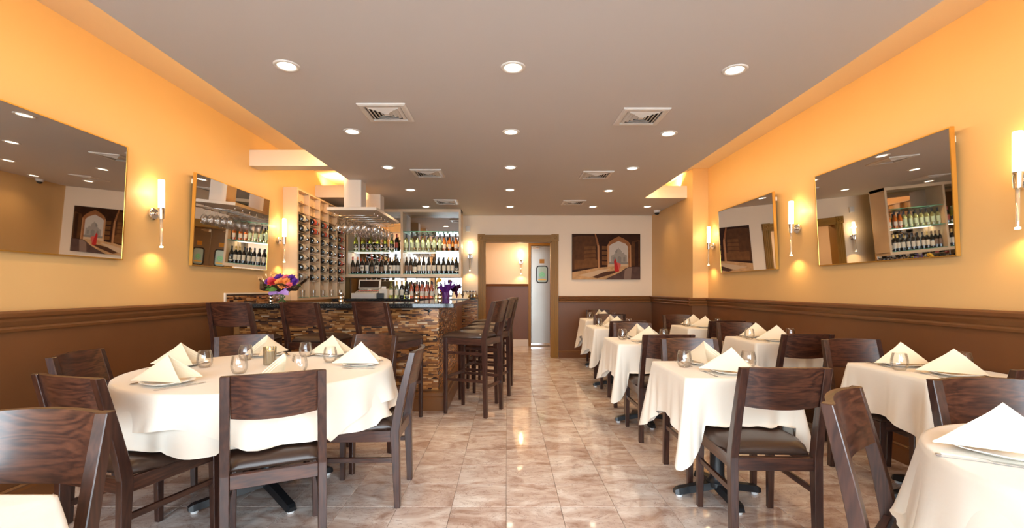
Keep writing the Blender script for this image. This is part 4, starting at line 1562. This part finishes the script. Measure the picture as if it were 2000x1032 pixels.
# ------------------------------------------------------------------ bottles
def make_bottle(name, label, group, glassm, labelm, capm, shape='bord', ring=False, band=None):
    t = thing(name, label, 'bottle', group=group)
    if shape == 'bord':
        prof = [(0.001, 0.004), (0.030, 0.0), (0.0365, 0.004), (0.037, 0.012), (0.037, 0.185), (0.034, 0.202), (0.022, 0.222), (0.0155, 0.236), (0.0145, 0.245)]
        r, z0, z1 = 0.0374, 0.055, 0.150
    elif shape == 'burg':
        prof = [(0.001, 0.004), (0.032, 0.0), (0.040, 0.004), (0.041, 0.012), (0.041, 0.145), (0.038, 0.170), (0.027, 0.205), (0.018, 0.235), (0.0145, 0.25)]
        r, z0, z1 = 0.0414, 0.035, 0.125
    else:
        prof = [(0.001, 0.004), (0.028, 0.0), (0.0345, 0.004), (0.035, 0.012), (0.035, 0.150), (0.032, 0.178), (0.022, 0.210), (0.016, 0.236), (0.0145, 0.25)]
        r, z0, z1 = 0.0354, 0.045, 0.120
    bm = B()
    lathe(bm, prof + [(0.0145, 0.27), (0.001, 0.27)], 18)
    obj('glass_body', bm, glassm, t, smooth=True, auto=True)
    bm = B()
    aa = [(-PI / 2 + u * 1.25) for u in [(-1 + 2 * i / 12) for i in range(13)]]
    rr = [[(r * math.cos(a), r * math.sin(a), z) for a in aa] for z in (z0, z1)]
    rr2 = [[((r - 0.0005) * math.cos(a), (r - 0.0005) * math.sin(a), z) for a in aa][::-1] for z in (z0, z1)]
    rings(bm, [rr[0] + rr2[0], rr[1] + rr2[1]])
    lb = obj('paper_label', bm, labelm, t, smooth=True, auto=True)
    if ring:
        bm = B()
        zc = (z0 + z1) / 2 + 0.008
        rr = []
        for q_ in (0.020, 0.010):
            rr.append([((r + 0.0008) * math.cos(-PI / 2 + q_ * math.cos(t_) / r), (r + 0.0008) * math.sin(-PI / 2 + q_ * math.cos(t_) / r), zc + q_ * math.sin(t_)) for t_ in [2 * PI * i / 18 for i in range(18)]])
        rings(bm, rr, cap=False)
        obj('ring_mark', bm, 'lb_white', lb)
        bm = B()
        rr = [[((r + 0.0007) * math.cos(a), (r + 0.0007) * math.sin(a), z) for a in aa] for z in (z0, z0 + 0.022)]
        rings(bm, rr, cap=False, closed=False)
        obj('label_foot', bm, 'lb_white', lb)
    if band:
        bm = B()
        aa2 = [(-PI / 2 + u * 0.5) for u in [(-1 + 2 * i / 6) for i in range(7)]]
        rr = [[((r + 0.0007) * math.cos(a), (r + 0.0007) * math.sin(a), z) for a in aa2] for z in (z0 + 0.035, z0 + 0.065)]
        rings(bm, rr, cap=False, closed=False)
        obj('label_emblem', bm, band, lb)
    bm = B()
    lathe(bm, [(0.0150, 0.225 if capm != 'cp_brown' else 0.24), (0.0155, 0.245), (0.0152, 0.285), (0.0165, 0.288), (0.0165, 0.299), (0.001, 0.30)], 16)
    obj('capsule', bm, capm, t, smooth=True, auto=True)
    return t


bk = {
    'chard': Maker(make_bottle('wine_bottle', '', '', 'bt_green', 'lb_black', 'bt_green', 'burg', ring=True)),
    'redtop': Maker(make_bottle('wine_bottle', '', '', 'bt_dark', 'lb_red', 'cp_red', 'bord')),
    'clear': Maker(make_bottle('wine_bottle', '', '', 'bt_clear', 'lb_green', 'cp_black', 'bord')),
    'amber': Maker(make_bottle('wine_bottle', '', '', 'bt_amber', 'lb_white', 'cp_black', 'slim')),
    'dark': Maker(make_bottle('wine_bottle', '', '', 'bt_dark', 'lb_white', 'cp_black', 'bord')),
    'darkb': Maker(make_bottle('wine_bottle', '', '', 'bt_dark', 'lb_brown', 'cp_brown', 'bord')),
    'darkred': Maker(make_bottle('wine_bottle', '', '', 'bt_dark', 'lb_brown', 'cp_red', 'burg')),
    'darkemb': Maker(make_bottle('wine_bottle', '', '', 'bt_dark', 'lb_white', 'cp_brown', 'bord', band='lb_brown')),
    'gold': Maker(make_bottle('wine_bottle', '', '', 'bt_dark', 'lb_white', 'cp_gold', 'bord')),
    'orange': Maker(make_bottle('wine_bottle', '', '', 'bt_dark', 'lb_brown', 'cp_orange', 'burg')),
    'darkring': Maker(make_bottle('wine_bottle', '', '', 'bt_dark', 'lb_black', 'cp_black', 'burg', ring=True)),
    'burg': Maker(make_bottle('wine_bottle', '', '', 'bt_dark', 'lb_white', 'cp_brown', 'burg')),
    'rose': Maker(make_bottle('wine_bottle', '', '', 'bt_rose', 'lb_white', 'cp_black', 'slim')),
    'white': Maker(make_bottle('wine_bottle', '', '', 'bt_green', 'lb_white', 'bt_green', 'bord')),
    'pale': Maker(make_bottle('wine_bottle', '', '', 'bt_clear', 'lb_white', 'cp_gold', 'bord')),
}
desc = {'chard': 'olive-green wine bottle with black ring-marked label', 'redtop': 'dark bottle with red label and red top', 'clear': 'pale clear wine bottle with green label',
        'amber': 'orange wine bottle with cream label', 'dark': 'dark red-wine bottle with cream label and black capsule', 'darkb': 'dark bottle with brown label and brown capsule',
        'darkred': 'dark sloping bottle with brown label and red capsule', 'darkemb': 'dark bottle with emblem on cream label', 'gold': 'dark bottle with cream label and gold capsule',
        'orange': 'dark sloping bottle with orange capsule', 'darkring': 'dark bottle with black ring-marked label', 'burg': 'dark sloping bottle with cream label and brown capsule',
        'rose': 'coral rose-wine bottle with cream label', 'white': 'green wine bottle with cream label', 'pale': 'pale wine bottle with gold capsule'}
rnd = random.Random(11)
SHY = YS0 + 0.085


def put(kind, px, y, z, where, group):
    x = (px - VX) * y / FPX
    o = bk[kind]((x, y, z), rnd.uniform(-0.15, 0.15), desc[kind] + ' ' + where, group)
    o.scale = (0.865, 0.865, 0.93)


def zx(v):  # x of the zoomed shelf picture
    return 670 + v / 8.333


up, lo, cnt = 'upper glass shelf bottles', 'thick shelf bottles', 'back counter bottles'
zl1, zl0 = 1.851, 1.472
for v in (210, 330, 450, 572, 692, 795):
    put('chard', zx(v), SHY, zl1, 'on glass shelf under the hanging stemware', up)
put('redtop', zx(874), SHY, zl1, 'on glass shelf beside the upright', up)
for k in range(7):
    put('clear', zx(1030 + 91 * k), SHY, zl1, 'on glass shelf section nearest the doorway', up)
for v in (1650, 1735, 1838):
    put('amber', zx(v), SHY, zl1, 'on glass shelf section nearest the doorway', up)
for v, kd in ((160, 'darkred'), (238, 'orange'), (315, 'darkemb'), (393, 'dark'), (470, 'darkred'), (552, 'darkemb'), (628, 'orange'), (695, 'gold'), (770, 'darkemb'), (833, 'gold'), (895, 'dark')):
    put(kd, zx(v), SHY, zl0, 'on thick shelf under the hanging stemware', lo)
for v, kd in ((1034, 'darkb'), (1100, 'darkb'), (1165, 'burg'), (1240, 'gold'), (1312, 'dark'), (1398, 'dark'), (1478, 'dark'), (1560, 'dark'), (1643, 'dark'), (1718, 'gold'), (1782, 'gold'), (1850, 'darkring')):
    put(kd, zx(v), SHY, zl0, 'on thick shelf section nearest the doorway', lo)
YC = 7.40
for px, kd in ((764, 'white'), (775, 'pale'), (785, 'gold'), (794.5, 'darkring'), (804, 'rose'), (814.7, 'rose'), (823.8, 'rose'), (833.3, 'rose'), (843, 'rose'), (853, 'pale')):
    put(kd, px, YC if kd != 'pale' else YC + 0.02, 1.0725, 'standing on the back counter' if px != 853 else 'standing beside purple vase', cnt)

# ------------------------------------------------------------------ wine rack on the mirror wall
RX, RY0, RY1 = -2.560, 5.72, 7.38
RB = RX - 0.068                 # front of the rack's back panel
rk = thing('wine_rack', 'pale wall wine rack of five tall bays with bottle pegs', 'wine rack', (0, 0, 0))
bay = [2.565 * FPX / (VX - p) for p in (582.5, 604, 624.7, 641.5, 658, 673)]
bm = B()
box(bm, XL + 0.001, RX, RY0 - 0.03, bay[0], 1.081, 2.47)
obj('end_panel', bm, 'pale', rk)
bm = B()
box(bm, XL + 0.001, RB, bay[0], bay[-1], 1.081, 2.46)
obj('back_panel', bm, 'pale', rk)
bm = B()
box(bm, RB, RX, bay[0], bay[-1], 1.081, 1.112)
obj('ledge', bm, 'pale', rk)
bm = B()
box(bm, RB, RX - 0.001, bay[0], bay[-1], 2.44, 2.46)
obj('top_board', bm, 'pale', rk)
for y in bay[1:]:
    bm = B()
    box(bm, RB, RX, y - 0.010, y + 0.010, 1.112, 2.44)
    obj('divider', bm, 'pale', rk)
rowz = [1.335 + 0.122 * k for k in range(9)]
bm = B()
box(bm, RB, RX - 0.004, bay[0], bay[-1], 1.112, 1.118)
obj('glass_ledge', bm, 'gedge', rk)
rackb = {}
for k in range(5):
    y0, y1 = bay[k] + 0.010, bay[k + 1] - 0.010
    for f in (0.28, 0.72):
        yy = y0 + (y1 - y0) * f
        bm = B()
        box(bm, RB, RB + 0.014, yy - 0.018, yy + 0.018, 1.27, 2.34)
        obj('peg_rail', bm, 'maple', rk)
    for z in rowz:
        bm = B()
        box(bm, RB + 0.014, RX - 0.002, y0 + 0.012, y1 - 0.012, z - 0.017, z - 0.011)
        obj('peg_shelf', bm, 'maple', rk)
    for r_, z in enumerate(rowz[:7]):
        if k == 4 or (k in (1, 2) and r_ >= 5):
            kd = 'redtop'
        else:
            kd = 'burg' if (k + r_) % 3 == 0 else 'dark'
        # lying along the wall on the pegs, base towards the storefront, label outwards
        rot = Matrix.Rotation(-PI / 2, 4, 'X') @ Matrix.Rotation(rnd.uniform(1.1, 1.5), 4, 'Z')
        o = bk[kd]((RX - 0.008, y0 + 0.012, z + 0.036), 0, desc[kd] + ' lying in %s wine rack bay' % ('first', 'second', 'third', 'fourth', 'fifth')[k], 'bottles lying in the wine rack', rot=rot.to_euler())
        o.scale = (1.10, 1.10, 0.90)
    bm = B()
    lathe(bm, [(0.001, 0), (0.026, 0), (0.030, 0.09), (0.029, 0.09), (0.025, 0.006), (0.001, 0.006)], 18)
    o = obj('tumbler', bm, 'glass', smooth=True, auto=True)
    o.location = (RB + 0.034, (y0 + y1) / 2 + 0.03, 1.1185)
    tag(o, 'clear straight tumbler at the foot of the %s wine rack bay' % ('first', 'second', 'third', 'fourth', 'fifth')[k], 'glass', 'tumblers in the wine rack')

# ------------------------------------------------------------------ hanging stemware rack
HR = thing('stemware_rack', 'white ceiling-hung stemware rack with chrome rails over the bar', 'glass rack', (0, 0, 0))
HX0, HX1, HY0, HY1, HZ = -2.13, -1.54, 5.50, 6.66, 2.155
bm = B()
box(bm, HX0, HX1, HY0, HY1, HZ, HZ + 0.035)
obj('canopy', bm, 'white', HR, bevel=0.002)
for y in (5.59, 6.44):
    bm = B()
    box(bm, -1.955, -1.755, y, y + 0.20, HZ + 0.035, ZC - 0.0005)
    box(bm, -1.955, CX0 - 0.001, y, y + 0.20, ZC - 0.0005, ZU - 0.001)
    p_ = obj('hanger_post', bm, 'white', HR)
    bm = B()
    box(bm, -1.757, -1.749, y + 0.003, y + 0.197, HZ + 0.035, ZC - 0.001)
    obj('edge_strip', bm, 'trim', p_)
SG = B()
lathe(SG, [(0.0325, 0.0), (0.033, -0.002), (0.006, -0.006), (0.0035, -0.012), (0.0032, -0.075), (0.006, -0.085), (0.022, -0.098), (0.034, -0.118), (0.038, -0.142), (0.036, -0.17), (0.030, -0.20), (0.0285, -0.20), (0.0345, -0.17), (0.0362, -0.142), (0.032, -0.119), (0.020, -0.101), (0.001, -0.094)], 18, cap=False)
stem = Maker(tag(obj('wine_glass', SG, 'glass', smooth=True), 'clear stemmed wine glass hanging upside down from the stemware rack', 'wine glass', 'wine glasses hanging over the bar'))
for k in range(7):
    y = HY0 + 0.10 + k * 0.16
    bm = B()
    for dy in (-0.018, 0.018):
        tube(bm, [(HX0 + 0.05, y + dy, HZ - 0.05), (HX1 - 0.05, y + dy, HZ - 0.05)], 0.004, 8)
    for x in (HX0 + 0.06, HX1 - 0.055):
        tube(bm, [(x, y, HZ + 0.002), (x, y, HZ - 0.045)], 0.0045, 8)
        tube(bm, [(x, y - 0.02, HZ - 0.046), (x, y + 0.02, HZ - 0.046)], 0.004, 6)
    obj('chrome_rail', bm, 'chrome', HR, smooth=True)
    for j in range(6):
        if rnd.random() < 0.12:
            continue
        stem((HX0 + 0.105 + j * 0.0785, y, HZ - 0.0408), rnd.uniform(0, 6), 'clear wine glass hanging upside down on %s stemware rail from the storefront' % ('first', 'second', 'third', 'fourth', 'fifth', 'sixth', 'seventh')[k])

# ------------------------------------------------------------------ things on the bar and back counter
ct = 1.0803
def bar_candle(px, y, lb):
    x = (px - VX) * y / FPX
    t = thing('candle_cup', lb, 'candle holder', (x, y, ct), group='tall silver candle cups on the bar')
    bm = B()
    lathe(bm, [(0.001, 0), (0.022, 0), (0.024, 0.004), (0.024, 0.03), (0.022, 0.033), (0.024, 0.036), (0.024, 0.068), (0.022, 0.071), (0.024, 0.074), (0.024, 0.10), (0.022, 0.10), (0.021, 0.01), (0.001, 0.008)], 20)
    obj('cup', bm, 'chrome', t, smooth=True, auto=True)
    bm = B()
    lathe(bm, [(0.001, 0.085), (0.020, 0.085), (0.020, 0.092), (0.001, 0.096)], 14)
    obj('candle', bm, 'wax', t, smooth=True)


bar_candle(666, 4.75, 'banded silver candle cup on the bar before the wine rack')
bar_candle(814, 4.75, 'banded silver candle cup on the bar before the rose bottles')
bar_candle(859, 4.85, 'banded silver candle cup on the bar before the purple vase')
bar_candle(529, 4.86, 'banded silver candle cup beside the flower bouquet')

# bouquet
fx_, fy_ = (551 - VX) * 4.72 / FPX, 4.72
bq = thing('flower_bouquet', 'bouquet of orange, red, pink and purple flowers in a cube vase with lilac ribbon', 'bouquet', (fx_, fy_, ct))
bm = B()
box(bm, -0.062, 0.062, -0.062, 0.062, 0, 0.105)
obj('cube_vase', bm, 'glass', bq, bevel=0.004)
bm = B()
for k in range(9):
    a = k * 0.7
    tube(bm, [(0.04 * math.cos(a), 0.04 * math.sin(a), 0.006), (-0.03 * math.cos(a), 0.02 * math.sin(a), 0.06), (0.03 * math.cos(a + 1), 0.03 * math.sin(a + 1), 0.13)], 0.004, 6)
obj('stems', bm, 'stem', bq)
bm = B()
n = 24
rr = []
for (r, z, wv) in ((0.055, 0.085, 0.0), (0.075, 0.115, 0.004), (0.13, 0.15, 0.012), (0.20, 0.19, 0.03), (0.235, 0.215, 0.035)):
    rr.append([((r + 0.02 * math.sin(5 * 2 * PI * i / n) * wv / 0.035) * math.cos(2 * PI * i / n), 0.55 * (r + 0.02 * math.sin(5 * 2 * PI * i / n) * wv / 0.035) * math.sin(2 * PI * i / n), z + wv * math.sin(4 * 2 * PI * i / n + 1.0) - (0.05 * (wv / 0.035) if math.sin(2 * PI * i / n) < -0.4 else 0)) for i in range(n)])
rings(bm, rr, cap=False)
obj('wrapping_paper', bm, 'wrap', bq, smooth=True)
bm = B()
rr = []
for (r, z) in ((0.20, 0.18), (0.245, 0.25), (0.27, 0.31)):
    rr.append([(r * math.cos(PI * i / 10 + 0.0), 0.5 * r * math.sin(PI * i / 10), z + 0.02 * math.sin(i * 2.2)) for i in range(11)])
rings(bm, rr, cap=False, closed=False)
obj('cellophane', bm, 'cello', bq, smooth=True)


def bloom(parent, p, r, m, petals=8, layers=4, nm='bloom'):
    bm = B()
    for L in range(layers):
        rr_ = r * (1 - 0.22 * L)
        tilt = 0.15 + 0.33 * L
        for k in range(petals):
            a = 2 * PI * (k + 0.5 * L) / petals
            ca, sa = math.cos(a), math.sin(a)
            wd_ = rr_ * 2.2 / petals
            prev = None
            pts = []
            for s, wq, in ((0.05, 0.3), (0.45, 1.0), (0.8, 0.9), (1.0, 0.35)):
                rad = rr_ * s * math.cos(tilt * s)
                z = rr_ * s * math.sin(tilt * s) + 0.002 * L
                pts.append([(rad * ca - wq * wd_ * sa, rad * sa + wq * wd_ * ca, z + 0.12 * rr_ * wq), (rad * ca, rad * sa, z), (rad * ca + wq * wd_ * sa, rad * sa - wq * wd_ * ca, z + 0.12 * rr_ * wq)])
            rings(bm, pts, cap=False, closed=False)
    bmesh.ops.rotate(bm, matrix=Matrix.Rotation(0.9, 3, 'X'), cent=(0, 0, 0), verts=bm.verts)
    o = obj(nm, bm, m, parent, smooth=True)
    o.location = p
    return o


for (x, y, z, r, m) in ((-0.075, -0.05, 0.205, 0.05, 'red'), (0.02, -0.08, 0.205, 0.055, 'orange'), (0.075, -0.07, 0.215, 0.045, 'orange'), (0.11, -0.09, 0.175, 0.042, 'pink'), (-0.03, 0.0, 0.25, 0.055, 'purple'),
                        (0.09, 0.0, 0.245, 0.052, 'purple'), (0.14, -0.02, 0.215, 0.045, 'purple'), (-0.13, -0.01, 0.215, 0.045, 'purple'), (-0.10, -0.03, 0.235, 0.035, 'pink'), (0.04, 0.0, 0.255, 0.04, 'pink'), (0.05, -0.09, 0.165, 0.04, 'orange'), (0.135, -0.03, 0.195, 0.035, 'purple')):
    bloom(bq, (x, y, z), r, m)
for k, (x, y, z, rz, l) in enumerate(((-0.05, -0.09, 0.165, 2.8, 0.11), (-0.10, -0.07, 0.17, 2.4, 0.12), (-0.02, -0.10, 0.15, 3.6, 0.09), (0.16, -0.02, 0.17, -0.4, 0.09), (0.0, -0.11, 0.14, 4.4, 0.08))):
    bm = B()
    rr = []
    for s, wq in ((0, 0.1), (0.3, 0.9), (0.6, 1.0), (0.85, 0.55), (1, 0.05)):
        rr.append([(s * l, -0.03 * wq, 0.01 * wq - 0.03 * s * s), (s * l, 0, -0.03 * s * s), (s * l, 0.03 * wq, 0.01 * wq - 0.03 * s * s)])
    rings(bm, rr, cap=False, closed=False)
    o = obj('leaf', bm, 'leafm', bq, smooth=True)
    o.location = (x, y, z)
    o.rotation_euler = (-0.7, 0, rz)
bm = B()
for s in (-1, 1):
    rr = []
    for (u, wq, dz) in ((0.0, 0.006, 0), (0.04, 0.022, 0.006), (0.075, 0.026, 0.004), (0.10, 0.018, -0.004)):
        rr.append([(s * u, -0.066 - 0.012 * (1 if wq > .02 else 0), 0.102 + dz - wq), (s * u, -0.066 - 0.014, 0.102 + dz), (s * u, -0.066 - 0.012 * (1 if wq > .02 else 0), 0.102 + dz + wq)])
    rings(bm, rr, cap=False, closed=False)
box(bm, -0.066, 0.066, -0.0645, -0.0625, 0.088, 0.104)
box(bm, -0.014, 0.014, -0.086, -0.064, 0.092, 0.114)
rings(bm, [[(0.01, -0.075, 0.105), (0.03, -0.075, 0.10)], [(0.07, -0.085, 0.15), (0.09, -0.085, 0.14)], [(0.11, -0.09, 0.185), (0.125, -0.09, 0.17)]], cap=False, closed=False)
obj('ribbon_bow', bm, 'ribbon', bq, smooth=True)
bm = B()
for (x, r, z) in ((-0.07, 0.045, 0.25), (0.15, 0.035, 0.25)):
    tube(bm, [(x + r * math.cos(t), -0.0, z + r * math.sin(t)) for t in [PI * i / 10 * 1.0 for i in range(11)]], 0.0016, 5)
obj('wire_loop', bm, 'wrap', bq)

# purple wrapped vase
pv = thing('purple_vase', 'purple foil wrapped vase with violet spikes and a yellow bloom', 'vase', ((871 - VX) * 7.30 / FPX, 7.30, 1.0725))
bm = B()
n = 20
rr = []
for (r, z, wv) in ((0.055, 0, 0), (0.058, 0.05, 0.002), (0.05, 0.10, 0.006), (0.075, 0.15, 0.016), (0.105, 0.20, 0.035)):
    rr.append([((r + wv * math.sin(6 * 2 * PI * i / n)) * math.cos(2 * PI * i / n), (r + wv * math.sin(6 * 2 * PI * i / n)) * math.sin(2 * PI * i / n), z + wv * math.sin(5 * 2 * PI * i / n)) for i in range(n)])
rings(bm, rr, cap=False)
obj('foil_wrap', bm, 'pwrap', pv)
for (x, y, l) in ((-0.02, 0, 0.30), (0.04, 0.01, 0.31), (0.10, 0.0, 0.27), (0.15, 0.0, 0.22), (0.07, 0.03, 0.26)):
    bm = B()
    tube(bm, [(0, 0, 0.06), (x * 0.5, y, 0.16), (x, y, l)], 0.003, 6)
    sp = obj('flower_stem', bm, 'stem', pv)
    bm = B()
    rs = random.Random(int(x * 1000) + 5)
    for k in range(26):
        t = k / 26
        a = k * 2.4
        p = Vector((x * (0.55 + 0.5 * t) + 0.018 * (1 - t) * math.cos(a), y + 0.018 * (1 - t) * math.sin(a), 0.16 + (l - 0.14) * t))
        bmesh.ops.create_icosphere(bm, subdivisions=1, radius=0.010 * (1.1 - 0.6 * t), matrix=Matrix.Translation(p))
    obj('violet_blossom', bm, 'purple', sp)
bloom(pv, (-0.10, -0.05, 0.28), 0.05, 'yellow', petals=10, layers=3)
bm = B()
tube(bm, [(-0.02, 0, 0.06), (-0.07, -0.03, 0.18), (-0.10, -0.04, 0.28)], 0.003, 6)
obj('flower_stem', bm, 'stem', pv)

# cash register
YR = 7.24
rx = (685.5 - VX) * YR / FPX
rg = thing('cash_register', 'ivory cash register with tilted dark screen on the back counter', 'cash register', (rx, YR, 1.0725))
bm = B()
box(bm, 0, 0.42, 0, 0.34, 0.0, 0.085)
obj('cash_drawer', bm, 'register', rg, bevel=0.006, seg=2)
bm = B()
box(bm, 0.02, 0.36, -0.003, 0.0, 0.018, 0.068)
obj('drawer_front', bm, 'trim', rg)
bm = B()
rings(bm, [[(0.06, 0.0, 0.085), (0.06, 0.32, 0.085), (0.06, 0.32, 0.16), (0.06, 0.03, 0.105)], [(0.42, 0.0, 0.085), (0.42, 0.32, 0.085), (0.42, 0.32, 0.16), (0.42, 0.03, 0.105)]])
obj('keyboard_body', bm, 'register', rg)
for i in range(8):
    for j in range(3):
        bm = B()
        box(bm, 0.085 + i * 0.04, 0.115 + i * 0.04, 0.05 + j * 0.05, 0.085 + j * 0.05, 0.106 + 0.008 * j, 0.118 + 0.0095 * j)
        obj('key', bm, ('lb_brown', 'lb_red', 'paper')[(i * 3 + j) % 3], rg)
scr = B()
box(scr, -0.175, 0.175, 0, 0.04, 0, 0.15)
scr = obj('display', scr, 'register', rg, bevel=0.006, seg=2)
scr.location = (0.23, 0.17, 0.155)
scr.rotation_euler = (-0.30, 0, 0)
bm = B()
box(bm, -0.152, 0.152, -0.003, 0, 0.018, 0.132)
obj('screen', bm, 'screen', scr)
bm = B()
box(bm, 0.20, 0.26, 0.19, 0.24, 0.14, 0.20)
obj('display_neck', bm, 'register', rg)
o = B()
box(o, 0, 0.10, 0, 0.07, 0, 0.085)
o = obj('card_terminal', o, 'black', bevel=0.006, seg=2)
o.location = ((735 - VX) * 7.13 / FPX, 7.13, 1.0725)
tag(o, 'small black card terminal beside the cash register', 'card reader')
pr = thing('receipt_printer', 'ivory receipt printer behind the card terminal', 'printer', ((740 - VX) * 7.26 / FPX, 7.26, 1.0725))
bm = B()
box(bm, 0, 0.13, 0, 0.16, 0, 0.15)
obj('case', bm, 'register', pr, bevel=0.008, seg=2)
bm = B()
box(bm, 0.03, 0.10, 0.05, 0.052, 0.15, 0.19)
obj('receipt_paper', bm, 'paper', pr)

# napkin tents, tray and jars at the end of the bar
tx, ty = (897 - VX) * 6.35 / FPX, 6.35
bm = B()
rings(bm, [superellipse(0.12, 0.0, 32, 4), superellipse(0.135, 0.006, 32, 4), superellipse(0.14, 0.012, 32, 4), superellipse(0.134, 0.012, 32, 4), superellipse(0.12, 0.004, 32, 4)])
o = obj('serving_tray', bm, 'china')
o.location = (tx, ty, ct)
tag(o, 'white serving tray at the end of the bar counter', 'tray')
for k in range(3):
    napkin((tx - 0.08 + 0.08 * k, ty + 0.03, ct + 0.0125), PI / 2, 'folded cloth on the white tray at the end of the bar', 'folded cloths on the serving tray').scale = (0.42, 0.42, 0.75)
for k, (px, y) in enumerate(((907, 7.85), (914, 7.80), (921, 7.86), (927, 7.80))):
    t = thing('spice_jar', 'small clear jar with steel lid beside the door casing', 'jar', ((px - VX) * y / FPX, y, 1.0805), group='jars by the door casing')
    bm = B()
    lathe(bm, [(0.001, 0), (0.034, 0), (0.036, 0.006), (0.036, 0.075), (0.028, 0.088), (0.028, 0.095), (0.026, 0.095), (0.026, 0.087), (0.034, 0.074), (0.034, 0.008), (0.001, 0.006)], 18)
    obj('glass_body', bm, 'glass', t, smooth=True, auto=True)
    bm = B()
    lathe(bm, [(0.030, 0.093), (0.031, 0.096), (0.031, 0.108), (0.001, 0.110)], 18)
    obj('lid', bm, 'steel', t, smooth=True, auto=True)
    bm = B()
    lathe(bm, [(0.001, 0.007), (0.033, 0.008), (0.033, 0.05), (0.001, 0.052)], 14)
    obj('contents', bm, 'goldcup' if k % 2 else 'lb_brown', t)
bm = B()
box(bm, -0.742, -0.515, 7.66, YB - 0.014, 1.045, 1.08)
jc = obj('jar_ledge', bm, 'granite', bevel=0.003)
tag(jc, 'short black granite ledge holding jars beside the door casing', 'ledge')
